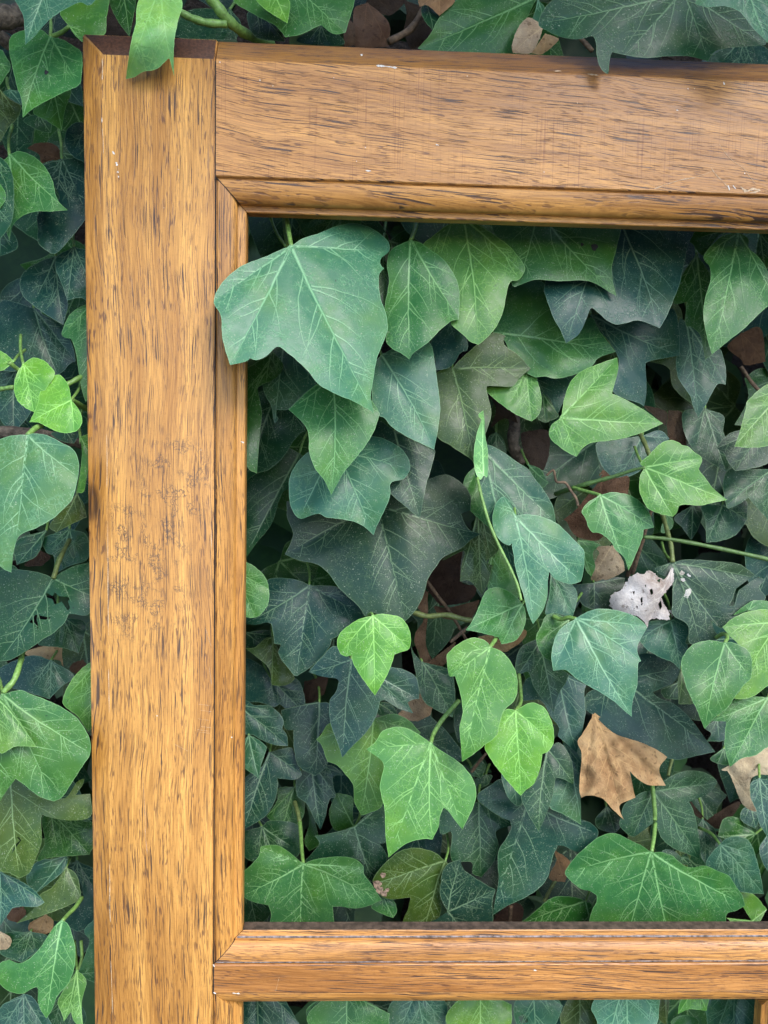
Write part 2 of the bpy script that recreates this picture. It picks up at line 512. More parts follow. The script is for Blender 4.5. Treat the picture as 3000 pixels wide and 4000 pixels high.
moulding(ZC1, 1, 'X', X2, XR, M_WXK, ue=ZCE - ZC1, uf=ZCF - ZC1)  # on the cross rail
moulding(XR, -1, 'Z', ZC1, ZB, M_WZM)
XM = at(2962, 3950, 0.012)[0]                                   # muntin below the cross rail, at the picture's corner
XM1 = XM + UF
moulding(ZC2, -1, 'X', X2, XM1, M_WXM, ue=0.0085, uf=0.012)
moulding(X2, 1, 'Z', ZL1, ZC2, M_WZM, 1, 1)
moulding(ZL1, 1, 'X', X2, XM1, M_WXM)
moulding(XM1, -1, 'Z', ZL1, ZC2, M_WZM)
extrude('muntin', soft([(XM1, TH), (XM1, 0.0), (XM1 + 0.05, 0.0), (XM1 + 0.05, TH)]), 'Z', lambda a, y: ZL1 + g, lambda a, y: ZC2 - g, M_WZ)

# dark glue and dirt pressed into the joints, set a little below the faces
def joint(pts, w, depth, name='joint_line', mat=None):
    vs, fs = [], []
    pts = [np.array(p, float) for p in pts]
    for i, p in enumerate(pts):
        d = pts[min(i + 1, len(pts) - 1)] - pts[max(i - 1, 0)]
        nrm = np.array([d[2], 0, -d[0]]); nrm /= np.linalg.norm(nrm)
        ww = w * rng.uniform(0.6, 1.3)
        for s in (-1, 1):
            for y in (0, 0.0012): vs.append(p + nrm * s * ww / 2 + np.array([0, y, 0]))
    for i in range(len(pts) - 1):
        a, b = i * 4, i * 4 + 4
        fs += [(a, a + 2, b + 2, b), (a + 1, b + 1, b + 3, a + 3), (a, b, b + 1, a + 1), (a + 2, a + 3, b + 3, b + 2)]
    return put(name, vs, fs, mat or M_GRIME, frame)
joint([(X2 + 0.0001, -0.00012, z) for z in np.linspace(ZB - 0.002, ZR1 - 0.0005, 24)], 0.0006, 0)
joint([(X2 + 0.0002, 0.0004, z) for z in np.linspace(ZC1, ZB, 40)], 0.0005, 0)
joint([(X2 + 0.0001, -0.00012, z) for z in np.linspace(ZC2, ZC1, 12)], 0.0007, 0)

for u, y, w, dz in ((0.0007, 0.0014, 0.0011, 1), (ZCE - ZC1 + 0.0006, 0.0078, 0.0012, 1)):   # pale strips painting the grey sheen in the cross rail's grooves
    joint([(X2 + 0.0008 + u + k * 0.004, y, ZC1 + u) for k in range(90)], w * 0.8, 0, 'groove_sheen', M_SHEEN)
joint([(X2 + (ZB - ZBE) * k / 8 + 0.0001, 0.0012 + 0.0056 * (1 - math.cos(math.asin(min(k / 8, 1)))) - 0.0002, ZB - (ZB - ZBE) * k / 8) for k in range(9)], 0.0005, 0)
joint([(X2 + (ZCE - ZC1) * k / 8 + 0.0001, 0.0012 + 0.0056 * (1 - math.cos(math.asin(min(k / 8, 1)))) - 0.0002, ZC1 + (ZCE - ZC1) * k / 8) for k in range(9)], 0.0004, 0)

def slab(name, x0, x1, y0, y1, z0, z1, mat):
    vs = [(x, y, z) for x in (x0, x1) for y in (y0, y1) for z in (z0, z1)]
    return put(name, vs, [(0, 1, 3, 2), (4, 6, 7, 5), (0, 4, 5, 1), (2, 3, 7, 6), (0, 2, 6, 4), (1, 5, 7, 3)], mat, frame, smooth=False)
M_EDGE = simple_mat('dark_top_edge', (0.085, 0.058, 0.042), 0.6, 220, 0.5, 1.5)
slab('dark_top_edge', X3 + 0.0004, XR - UF - 0.0004, 0.0090, 0.0164, ZCF + 0.0001, ZCF + 0.0004, M_EDGE)  # thin dark strip along the top of the cross rail's fillet

# ------------------------------------------------------------------ leaves
def parse(s):
    out = []
    for w in s.replace('\n', ' ').split(';'):
        w = w.strip()
        if not w: continue
        f = ''
        while w[-1] in '*+^': f = w[-1] + f; w = w[:-1]
        a, b = w.split(',')
        out.append((float(a), float(b), f))
    return out

def outline(pts, step):
    """smooth closed outline through pts (x, y, flag); flagged * or ^ points are corners, the first is the stalk's"""
    n = len(pts)
    P = np.array([(p[0], p[1]) for p in pts])
    corner = [i == 0 or ('*' in pts[i][2]) or ('^' in pts[i][2]) for i in range(n)]
    idx = [i for i in range(n) if corner[i]] + [n]
    res = []
    for a, b in zip(idx[:-1], idx[1:]):
        seg = [P[i % n] for i in range(a, b + 1)]
        L = sum(np.linalg.norm(seg[i + 1] - seg[i]) for i in range(len(seg) - 1))
        if len(seg) == 2: fine = np.array([seg[0] + (seg[1] - seg[0]) * t for t in np.linspace(0, 1, 9)])
        else: fine = catmull(seg, per=10)
        d = np.r_[0, np.cumsum(np.linalg.norm(np.diff(fine, axis=0), axis=1))]
        k = max(2, int(round(d[-1] / step)))
        t = np.linspace(0, d[-1], k + 1)[:-1]
        res.append(np.c_[np.interp(t, d, fine[:, 0]), np.interp(t, d, fine[:, 1])])
    return np.vstack(res)

def inside(poly, q):
    x, y = q[:, 0][:, None], q[:, 1][:, None]
    x1, y1 = poly[:, 0], poly[:, 1]
    x2, y2 = np.roll(x1, -1), np.roll(y1, -1)
    dy = np.where(y2 == y1, 1e-12, y2 - y1)
    c = ((y1 > y) != (y2 > y)) & (x < (x2 - x1) * (y - y1) / dy + x1)
    return (c.sum(1) % 2) == 1

def seg_dist(q, a, b):
    d = b - a
    t = np.clip(((q - a) @ d) / max(d @ d, 1e-9), 0, 1)
    return np.linalg.norm(q - (a + t[:, None] * d), axis=1)

def make_veins(poly, base, targets, L, rg, rich):
    """list of (path, start width, end width, strength) in picture units"""
    out, mains = [], []
    for tx, ty in targets:
        e = base + (np.array([tx, ty]) - base) * 0.96
        d = e - base; ln = np.linalg.norm(d)
        if ln < 8: continue
        nrm = np.array([-d[1], d[0]]) / ln
        c = base + d * 0.5 + nrm * ln * rg.uniform(-0.05, 0.05)
        t = np.linspace(0, 1, max(6, int(ln / 7)))[:, None]
        path = (1 - t) ** 2 * base + 2 * t * (1 - t) * c + t * t * e
        wob = np.cumsum(np.array([rg.gauss(0, 0.35) for _ in range(len(path))]))
        wob -= np.linspace(wob[0], wob[-1], len(wob))
        path = path + nrm * wob[:, None]
        ok = inside(poly, path); ok[:2] = True
        if not ok.all(): path = path[:max(3, int(np.argmin(ok)))]
        mains.append((path, ln))
    mains.sort(key=lambda m: -m[1])
    for i, (path, ln) in enumerate(mains):
        w = (1.9 + 0.0075 * L) * (1.0 if ln > 0.6 * L else 0.8)
        out.append((path, w, 0.7, 0.95 if ln > 0.5 * L else 0.8))
    second = []
    for path, ln in mains:
        k = max(2, int(ln / (0.13 * L + 9)))
        side = rg.choice((-1, 1))
        for j in range(k):
            for sd in ((side,) if not rich else (side, -side)):
                f = (j + 0.55 + rg.uniform(-0.25, 0.25) + (0.4 if sd != side else 0)) / (k + 0.6)
                f = 0.10 + 0.82 * f
                if f > 0.93: continue
                i0 = int(f * (len(path) - 1))
                p = path[i0].copy()
                dm = path[min(i0 + 2, len(path) - 1)] - path[max(i0 - 2, 0)]
                ang = math.atan2(dm[1], dm[0]) + sd * math.radians(rg.uniform(32, 52))
                lim = (0.16 + 0.34 * (1 - f)) * max(ln, 0.6 * L) * rg.uniform(0.7, 1.15)
                q = [p]; run = 0; st = 4.0
                while run < lim:
                    ang -= sd * 0.012 + rg.gauss(0, 0.05)
                    nx = q[-1] + st * np.array([math.cos(ang), math.sin(ang)])
                    if not inside(poly, (nx + 2.5 * (nx - q[-1]) / st)[None])[0]: break
                    hit = False
                    for mp, _ in mains:
                        if mp is path: continue
                        if np.min(np.linalg.norm(mp - nx, axis=1)) < 5: hit = True
                    q.append(nx); run += st
                    if hit: break
                if len(q) >= 3: second.append((np.array(q), sd))
            side = -side
    for q, sd in second:
        out.append((q, 1.2 + 0.0024 * L, 0.6, 0.82))
    if rich:
        for q, sd in second:
            if len(q) < 6: continue
            for fr in (0.35, 0.65):
                i0 = int(fr * (len(q) - 1))
                for s2 in (-1, 1):
                    if rg.random() < 0.3: continue
                    d = q[min(i0 + 1, len(q) - 1)] - q[i0 - 1]
                    ang = math.atan2(d[1], d[0]) + s2 * math.radians(rg.uniform(35, 70))
                    r = [q[i0].copy()]
                    for _ in range(rg.randint(3, 9)):
                        ang += rg.gauss(0, 0.22)
                        nx = r[-1] + 3.0 * np.array([math.cos(ang), math.sin(ang)])
                        if not inside(poly, nx[None])[0]: break
                        r.append(nx)
                    if len(r) >= 3: out.append((np.array(r), 1.0, 0.5, 0.55))
    return out

def ribbon(path, w0, w1, a0, surf, lift, nf=1.9):
    n = len(path)
    t = np.gradient(path, axis=0); t /= np.linalg.norm(t, axis=1)[:, None] + 1e-9
    nr = np.c_[-t[:, 1], t[:, 0]]
    w = (np.linspace(w0, w1, n) * nf / 2)[:, None]
    l, r = path - nr * w, path + nr * w
    pts = np.vstack([l, path, r])
    fs = []
    for i in range(n - 1):
        fs += [(i, i + 1, n + i + 1, n + i), (n + i, n + i + 1, 2 * n + i + 1, 2 * n + i)]
    fade = np.linspace(1, 0.75, n)
    at_ = np.r_[np.zeros(n), a0 * fade, np.zeros(n)]
    return surf(pts, lift), fs, at_

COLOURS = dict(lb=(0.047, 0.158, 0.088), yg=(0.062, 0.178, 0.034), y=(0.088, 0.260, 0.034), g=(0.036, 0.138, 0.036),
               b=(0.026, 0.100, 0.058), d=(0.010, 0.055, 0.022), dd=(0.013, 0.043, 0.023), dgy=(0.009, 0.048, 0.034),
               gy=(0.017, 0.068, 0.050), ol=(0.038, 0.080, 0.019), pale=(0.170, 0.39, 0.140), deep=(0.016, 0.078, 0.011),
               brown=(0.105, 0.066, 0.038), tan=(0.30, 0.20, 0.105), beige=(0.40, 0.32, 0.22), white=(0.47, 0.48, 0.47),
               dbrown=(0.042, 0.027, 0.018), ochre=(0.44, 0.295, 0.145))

def leaf(crop, y, tx, ty, col, pts, parent=None, name='leaf', label=None, holes=(), petiole=None, prad=1.1, dead=False,
         curl=1.0, cup=1.0, nerve=1.0, rag=0.0, rich=None, shade=None, poff=0.0, fold=None, step=None):
    """a leaf traced as an outline at distance y (mm behind the frame's face) and built as a curved, veined, thin solid.
    tx, ty: how many mm it recedes per 100 units to the right / downwards. Returns the object."""
    rg = random.Random(len(pts) * 131 + int(y * 7) + sum(map(ord, pts[:16])))
    P = parse(pts)
    X, Y = px(crop, [p[0] for p in P], [p[1] for p in P])
    s = 3000 / 1659.0
    P = [(a / s, b / s, p[2]) for a, b, p in zip(X, Y, P)]         # units: 1/1659 of the picture's width, about 0.27 mm
    base = np.array(P[0][:2])
    tips = [(p[0], p[1]) for p in P[1:] if '*' in p[2] or '+' in p[2]]
    if not tips: tips = [max(P, key=lambda p: (p[0] - base[0]) ** 2 + (p[1] - base[1]) ** 2)[:2]]
    L = max(np.linalg.norm(np.array(t) - base) for t in tips)
    size = max(np.ptp([p[0] for p in P]), np.ptp([p[1] for p in P]))
    st = step or float(np.clip(size / 40, 3.2, 7.0))
    if rich is None: rich = size > 95
    poly = outline(P, st)
    n = len(poly)
    ph = [rg.uniform(0, 6.28) for _ in range(6)]
    k = np.arange(n)
    ctr = poly.mean(0)
    jit = rag * np.array([rg.gauss(0, 1) for _ in range(n)]) + 0.30 * np.sin(k * 1.7 + ph[0]) + 0.25 * np.sin(k * 0.83 + ph[1])
    dirv = poly - ctr; dirv /= np.linalg.norm(dirv, axis=1)[:, None] + 1e-9
    poly = poly + dirv * jit[:, None]
    main = max(tips, key=lambda t: np.linalg.norm(np.array(t) - base))
    if len(tips) == 1:                                           # add the side nerves every ivy leaf has
        d = np.array(main) - base
        for a in (-0.55, 0.55):
            ca, sa = math.cos(a), math.sin(a)
            e = np.array([d[0] * ca - d[1] * sa, d[0] * sa + d[1] * ca])
            for f in np.linspace(0.95, 0.2, 16):
                if inside(poly, (base + e * f)[None])[0]:
                    tips.append(tuple(base + e * f * 0.85)); break
    segs = [(base, np.array(t)) for t in tips]
    R = size / 2
    q_h = 0.020 * size * 0.27 * cup                              # how far the blade swells between nerves, mm
    w1, w2, w3 = (rg.uniform(-1, 1) for _ in range(3))
    wl = size * rg.uniform(0.55, 0.9)
    def depth(q):
        d = np.min([seg_dist(q, a, b) for a, b in segs], axis=0)
        r = np.linalg.norm(q - ctr, axis=1) / R
        z = y + tx * (q[:, 0] - base[0]) / 100 + ty * (q[:, 1] - base[1]) / 100
        z = z - q_h * np.minimum(d / (0.10 * size), 1) ** 0.8
        z = z + curl * 0.034 * size * 0.27 * r ** 2.4
        z = z + 0.021 * size * 0.27 * (w1 * np.sin(q[:, 0] / wl * 6 + ph[2]) + w2 * np.sin(q[:, 1] / wl * 6 + ph[3]) + w3 * np.sin((q[:, 0] + q[:, 1]) / wl * 5 + ph[4]))
        if dead:                                                  # brittle, rumpled blade
            am = 0.019 * size * 0.27
            z = z + am * (np.sin(q[:, 0] / 11 + ph[0] + 2 * np.sin(q[:, 1] / 17 + ph[2])) + np.sin(q[:, 1] / 13 + ph[1] + 1.5 * np.sin(q[:, 0] / 23 + ph[3])))
        if fold is not None:                                      # (x0, y0, x1, y1, amount): crease along a line
            a = np.array([fold[0] / s * CROPS[crop][2] + CROPS[crop][0] / s, fold[1] / s * CROPS[crop][2] + CROPS[crop][1] / s])
            b = np.array([fold[2] / s * CROPS[crop][2] + CROPS[crop][0] / s, fold[3] / s * CROPS[crop][2] + CROPS[crop][1] / s])
            dd = b - a; nn = np.array([-dd[1], dd[0]]) / np.linalg.norm(dd)
            sd = (q - a) @ nn
            z = z + fold[4] * np.abs(sd) / 100
        return z
    leaf.depth = depth
    def surf(q, lift=0.0):
        z = depth(q) / 1000 - lift
        return at(q[:, 0] * s, q[:, 1] * s, z)
    # triangulate: outline, holes, and a staggered lattice inside
    H = []
    for h in holes:
        hp = parse(h)
        hx, hy = px(crop, [p[0] for p in hp], [p[1] for p in hp])
        H.append(np.c_[hx / s, hy / s])
    lo, hi = poly.min(0), poly.max(0)
    gs = st * 1.15
    gx_, gy_ = np.meshgrid(np.arange(lo[0], hi[0], gs), np.arange(lo[1], hi[1], gs * 0.866))
    gx_ = gx_ + (np.arange(gx_.shape[0]) % 2)[:, None] * gs / 2
    G = np.c_[gx_.ravel(), gy_.ravel()]
    G = G[inside(poly, G)]
    if len(G):
        dm = np.full(len(G), 1e9)
        for ring in [poly] + H:
            dm = np.minimum(dm, np.hypot(G[:, :1] - ring[:, 0], G[:, 1:] - ring[:, 1]).min(1))
        keep = dm > gs * 0.55
        for h in H: keep &= ~inside(h, G)
        G = G[keep]
    allv = [poly] + H + ([G] if len(G) else [])
    V = np.vstack(allv)
    E = [(i, (i + 1) % n) for i in range(n)]
    o0 = n
    for h in H:
        E += [(o0 + i, o0 + (i + 1) % len(h)) for i in range(len(h))]; o0 += len(h)
    r = delaunay_2d_cdt([Vector(v) for v in V], E, [], 0, 1e-4)
    V2 = np.array([tuple(v) for v in r[0]]); T = [tuple(f) for f in r[2]]
    cen = np.array([V2[list(f)].mean(0) for f in T])
    ok = inside(poly, cen)
    for h in H: ok &= ~inside(h, cen)
    T = [f for f, k_ in zip(T, ok) if k_]
    if not T: return None
    front = surf(V2)
    f0 = T[0]
    nv = np.cross(front[f0[1]] - front[f0[0]], front[f0[2]] - front[f0[0]])
    if nv[1] > 0: T = [f[::-1] for f in T]
    th = 0.00040
    back = surf(V2, -th)
    nV = len(V2)
    cnt = {}
    for f in T:
        for i in range(len(f)):
            e = (f[i], f[(i + 1) % len(f)])
            cnt[e] = cnt.get(e, 0) + 1
    bnd = [e for e in cnt if (e[1], e[0]) not in cnt]
    verts = [front, back]; attr = [np.zeros(nV), np.zeros(nV)]
    faces = list(T) + [tuple(nV + i for i in f[::-1]) for f in T]
    o0 = 2 * nV
    bi = sorted({i for e in bnd for i in e}); mp = {v: j for j, v in enumerate(bi)}
    verts += [front[bi], back[bi]]; attr += [np.full(len(bi), 0.55)] * 2
    for a, b in bnd:
        faces.append((o0 + mp[b], o0 + mp[a], o0 + len(bi) + mp[a], o0 + len(bi) + mp[b]))
    o0 += 2 * len(bi)
    # pale rim and nerves, standing a tenth of a millimetre proud
    rim_in = poly - dirv * 2.0
    rv = surf(np.vstack([poly, rim_in]), 0.00007)
    verts.append(rv); attr.append(np.r_[np.full(n, 0.5), np.zeros(n)])
    for i in range(n):
        j = (i + 1) % n
        faces.append((o0 + i, o0 + j, o0 + n + j, o0 + n + i))
    o0 += 2 * n
    for path, a, b, st_ in make_veins(poly, base, tips, L, rg, rich):
        v, f, t_ = ribbon(path, a, b, st_, surf, 0.00013)
        verts.append(v); attr.append(t_ * nerve)
        faces += [tuple(o0 + i for i in q) for q in f]
        o0 += len(v)
    V3 = np.vstack(verts); A3 = np.concatenate(attr)
    o = put(name, V3, faces, M_DEAD if dead else M_LEAF, parent, origin=surf(base[None])[0], attr=A3)
    c = np.array(COLOURS[col] if isinstance(col, str) else col)
    vfac = rg.uniform(0.86, 1.14)
    c = c * vfac * np.array([rg.uniform(0.9, 1.1), 1.0, rg.uniform(0.9, 1.1)])
    o.color = (*c, 1.0)
    if label: o['label'] = label
    if petiole is not None:
        pc = [px(crop, u, v) for u, v in petiole]
        m = len(pc)
        y0 = depth(base[None])[0] / 1000 + 0.0006
        ys = [y0 + (poff / 1000) * i / max(m - 1, 1) for i in range(m)]
        pth = catmull([at(a, b_, yy) for (a, b_), yy in zip(pc, ys)], per=7)
        rad = np.linspace(prad * 0.85, prad, len(pth)) / 1000
        pv, pf = tube_geo(pth, rad)
        po = put('petiole', pv, pf, M_PETIOLE, o, origin=pth[0])
    return o

def stem(crop, pts, r0, r1, mat, parent=None, name='stem', label=None, cat=None):
    """pts: (u, v, mm behind the face)"""
    P = []
    for u, v, y in pts:
        a, b = px(crop, u, v)
        P.append(at(a, b, y / 1000))
    pth = catmull(P, per=8)
    k = np.arange(len(pth))
    rad = np.linspace(r0, r1, len(pth)) / 1000 * (1 + 0.08 * np.sin(k * 0.9 + r0 * 9))
    v, f = tube_geo(pth, rad, 9)
    o = put(name, v, f, mat, parent, origin=pth[0])
    if label: tag(o, label, cat)
    return o

def blob(crop, u, v, r, mat, parent, name):
    """small raised spot on the leaf that was built last"""
    a, b = px(crop, u, v)
    s = 3000 / 1659.0
    rr = r * CROPS[crop][2] / s
    n = 14
    q = [(a / s, b / s)]
    for i in range(n):
        th = 2 * math.pi * i / n
        w = rr * (1 + 0.14 * math.sin(3 * th + r) + 0.08 * math.sin(5 * th + u))
        q.append((a / s + w * math.cos(th), b / s + w * math.sin(th)))
    q = np.array(q)
    z = leaf.depth(q) / 1000 - 0.0003
    z[0] -= 0.0002
    vs = at(q[:, 0] * s, q[:, 1] * s, z)
    return put(name, vs, [(0, (i + 1) % n + 1, i + 1) for i in range(n)], mat, parent, origin=vs[0])

# ------------------------------------------------------------------ the ivy
hedge = empty('ivy_hedge', (0.0, 0.16, 0.0), 'dense hedge of green lobed ivy leaves growing behind and around the wooden frame', 'ivy hedge')
over = empty('ivy_shoot', at(700, 60, 0.03).tolist(), 'thick pale ivy shoot with a curled leaf hanging over the frame\'s top left corner', 'ivy shoot', 'ivy shoots growing out of the hedge')
young = empty('ivy_shoot', at(330, 1600, 0.03).tolist(), 'young ivy shoot with two small bright round leaves left of the upright wood', 'ivy shoot', 'ivy shoots growing out of the hedge')
reach = empty('ivy_shoot', at(2330, 1880, 0.05).tolist(), 'ivy shoot with pointed light green leaves crossing the dark gap inside the opening', 'ivy shoot', 'ivy shoots growing out of the hedge')

def lf(crop, y, col, pts, tx=0, ty=-4, **k):
    k.setdefault('parent', hedge)
    if ty in (-4, -3, -2): ty -= 6          # blades hang with their points tilted out of the hedge
    if 'petiole' not in k and crop != 'F' and col not in ('pale',):   # every blade hangs from a stalk that runs back into the hedge
        P = parse(pts)
        b0 = np.array(P[0][:2]); t0 = max((np.array(q[:2]) for q in P[1:]), key=lambda q: np.linalg.norm(q - b0))
        d = b0 - t0; ln = np.linalg.norm(d); d = d / ln * 0.55 + np.array([0.12 * math.sin(b0[0]), -0.6])
        s_ = min(0.55 * ln, 55 / (CROPS[crop][2] / CROPS['F'][2]))
        k['petiole'] = [tuple(b0), tuple(b0 + d * s_ * 0.5), tuple(b0 + d * s_ + np.array([0.2 * s_ * math.sin(b0[1]), 0]))]
        k['poff'] = 34; k['prad'] = 0.95
    return leaf(crop, y, tx, ty, col, pts, **k)

# --- inside the large opening, top left
lf('H', 7, 'lb', '700,335;600,370;480,425;300,495;150,620;72,775+;130,900;145,1090;205,1298*;330,1270;365,1245^;420,1258;500,1225;560,1165;605,1148;660,1190;740,1255;830,1340;900,1430;960,1480;1090,1545;1190,1585;1310,1648;1367,1686*;1345,1560;1360,1440;1395,1240;1440,1130;1480,1010;1470,890;1430,780;1408,640;1415,560;1452,515^;1420,480;1430,430;1490,380+;1495,320;1440,250;1340,185;1210,150;1060,175;930,230;800,270',
   tx=9, ty=-10, cup=0.8, label='largest light green leaf lapping over the upright moulding', petiole=[(700, 338), (683, 240), (668, 150), (655, 20)], prad=1.5, poff=25)
stem('H', [(520, 20, 62), (545, 140, 60), (590, 240, 56), (660, 345, 50)], 1.0, 0.9, M_PETIOLE, hedge)
stem('H', [(640, 20, 66), (645, 150, 62), (665, 340, 56)], 1.3, 1.2, M_PETIOLE, hedge)
lf('H', 58, 'g', '1100,20;745,60;762,160;785,215;822,262;900,320*;1100,300;1250,200;1250,60')
lf('H', 72, 'deep', '1250,60;1100,120;1100,380*;1480,360;1487,270;1440,180;1370,100')
lf('H', 62, 'deep', '780,150;720,220;705,260;760,320*;860,290;840,190')
lf('H', 45, 'deep', '1440,380;1505,590;1480,700;1448,835*;1330,760;1370,520', ty=-2)
lf('H', 44, 'deep', '540,1180;610,1250;637,1310+;600,1380;520,1430;440,1465;430,1511;462,1681;447,1851;422,2176*;337,2100;290,1700;320,1300;400,1200', label='deep green folded leaf beside the upright')
lf('H', 54, 'b', '640,1130;540,1190;470,1465;537,1631;552,1720;565,1773*;597,1736^;577,1711;582,1661^;677,1659;727,1611;807,1531;905,1440+;850,1300;760,1180', label='dull green leaf with a bitten tip')
lf('K', 72, 'd', '380,60;200,100;130,500;120,790*;215,725;320,690;430,590;500,480;560,405;612,380*;560,250;500,100')
lf('K', 88, 'd', '560,560;450,520;330,650;130,790;60,1100;110,1430*;210,1290;330,1140;390,960;430,870;480,850;600,820*;640,650')
lf('K', 18, 'g', '830,-60;700,0;560,120;472,208*;600,330;635,430;640,560;690,690;760,780;818,897*;870,800;930,700;1040,570;1150,410;1212,240*;1130,120;960,0', ty=-3, tx=2)
lf('K', 36, 'lb', '850,540;740,520;640,545;540,640;480,760;475,900;500,1020;560,1090+;640,1070;715,1050;780,1080;900,1095;1000,1115;1090,1160;1160,1225*;1190,1140;1250,1020;1295,900;1300,800;1400,770;1455,690+;1440,600;1380,520;1260,450;1150,425;1000,450', ty=-4)
lf('K', 64, 'dd', '1190,985;1000,900;700,1060;530,965;455,950^;460,1080;505,1200;490,1280;440,1380*;560,1430;700,1460;790,1530;870,1640;950,1721;1030,1791;1090,1880^;1160,1850^;1290,1890;1415,1926*;1500,1831;1560,1721;1600,1581;1665,1480;1730,1400;1871,1330;1950,1260;2031,1215*;1935,1180;1890,1110;1870,1050^;1945,1020^;1945,900;1870,800;1750,735;1600,770;1400,850', ty=-3, label='broad dark speckled leaf with a white chewed edge')
lf('K', 50, 'dd', '1330,380;1200,300;1120,420;1200,760;1300,890;1380,960;1480,1045;1535,1088*;1560,950;1590,800;1625,690;1660,550*;1600,420;1480,340')
lf('I', 33, 'lb', '-20,1215;-90,1300;-100,1451;-79,1681;-4,1721;56,1791;156,1861;296,1931;406,1981*;440,1800;455,1640;440,1500;418,1330;380,1130+;280,1080;100,1150')
lf('I', 36, 'g', '217,285;100,335;40,390;25,500;40,600;30,700;5,830;30,1000;15,1100;60,1160;150,1210;205,1255*;240,1200;350,1120;470,1000;515,965;545,940;605,930*;610,850;612,720;590,610;540,520;470,430;380,370;300,310', ty=-4, petiole=[(217, 287), (235, 240), (252, 190), (268, 100)], prad=1.5, poff=20)
lf('I', 47, 'yg', '640,110;510,165;400,250;318,320+;330,420;440,640;560,860;540,960;640,1050;700,1110;765,1132*;830,1080;900,1000;960,880;985,760;1020,625;1080,615;1130,560+;1140,500;1090,420;1020,340;940,275;850,215;750,150', ty=-4, label='yellow green three-nerved leaf tucked under the top rail')
o = lf('I', 52, 'g', '1250,40;880,60;880,200;960,350;1035,640;1080,655+;1150,630;1240,605;1400,618;1600,612;1681,625;1751,660;1831,710;1883,738*;1851,600;1846,500;1871,400;1901,280;1921,190;1930,40', tx=1, ty=-4, label='green leaf with two black spots under the top rail')
blob('J', 253, 343, 28, M_SPOT, o, 'black_spot'); blob('J', 153, 322, 14, M_SPOT, o, 'black_spot')
lf('J', 62, 'gy', '420,40;150,60;-60,300;-151,640;-141,740;-81,910;-31,1000;24,1122*;125,1050;180,940;215,850;240,835;290,880;360,940;440,970;520,955;600,935;690,960;780,998*;830,920;890,780;940,650;985,450;1010,330;1070,210*;1080,60', ty=-3, tx=1, label='large grey green leaf with two hanging points')
lf('J', 44, 'g', '1420,228;1300,245;1200,330;1135,430+;1185,500;1195,600;1160,720;1135,860;1150,1000;1180,1130;1205,1212*;1360,1085;1480,990;1600,870;1720,780*;1659,540;1560,400;1495,350;1505,290;1470,245')
lf('J', 64, 'deep', '1330,205;1250,260;1190,340;1130,412*;1090,380;1050,320;1015,290;1070,215;1200,130')
lf('J', 68, 'deep', '1600,240;1570,330;1570,420;1640,520*;1760,480;1800,300;1700,230')
lf('J', 72, 'deep', '1080,400;970,560;890,790;1000,785^;990,970;1040,990;1110,1060;1150,1255*;1230,1180;1260,1000;1200,600')
lf('J', 84, 'gy', '1000,960;940,925;935,1150;915,1250;925,1380;980,1480;1030,1550;1050,1630;1095,1721*;1150,1630;1230,1480;1260,1450;1315,1455*;1320,1350;1300,1250;1270,1170;1160,1150;1090,1010', ty=-3)
lf('J', 76, 'gy', '225,890;215,1000;330,1060;430,1200;450,1300;400,1500;500,1570;600,1600;655,1632*;675,1500;668,1300;690,1270;800,1245;940,1222*;945,1050;920,900;880,835;800,900;600,900;400,880', ty=-2)
lf('F', 27, 'yg', '1212,902;1222,850;1240,815;1270,795;1333,772*;1335,800;1322,850^;1345,860;1390,885;1432,915*;1380,937;1330,950;1285,955;1262,965;1245,987*;1215,970;1188,945+;1190,920', label='bright star shaped leaf with dusty specks')
lf('I', 68, 'g', '885,1035;940,920;1000,740;1020,650;1150,620;1300,640;1400,900;1480,1060;1600,940;1691,920;1751,1030;1876,1190*;1741,1240;1651,1330;1430,1405+;1300,1390;1230,1400^;1100,1330;1050,1250;1000,1150;970,1090')
lf('I', 55, 'ol', '555,1330;530,1312^;415,1370;425,1450;450,1600;428,1861;540,1951;690,2051;727,2091*;827,1841;865,1720;865,1640;830,1480;900,1465;1040,1470;1100,1400;1190,1325*;1080,1210;980,1140;970,1090;985,1065;900,1035;800,1090;700,1180;600,1270', ty=-3)
lf('I', 60, 'gy', '520,940;480,1010;380,1110;415,1250;415,1335;540,1310;620,1200;678,1170;670,1060*;600,1000')
lf('I', 62, 'yg', '1150,1330;1000,1420;830,1480;880,1560;1057,1691;1197,1756*;1260,1690;1277,1570;1250,1450;1225,1390')
lf('I', 84, 'gy', '1230,1390;1270,1540;1320,1545;1360,1600;1400,1710*;1500,1500;1570,1390*;1400,1360')
lf('L', 80, 'deep', '1080,80;1130,120;1180,210;1205,265;1100,315*;1040,280;1050,160')
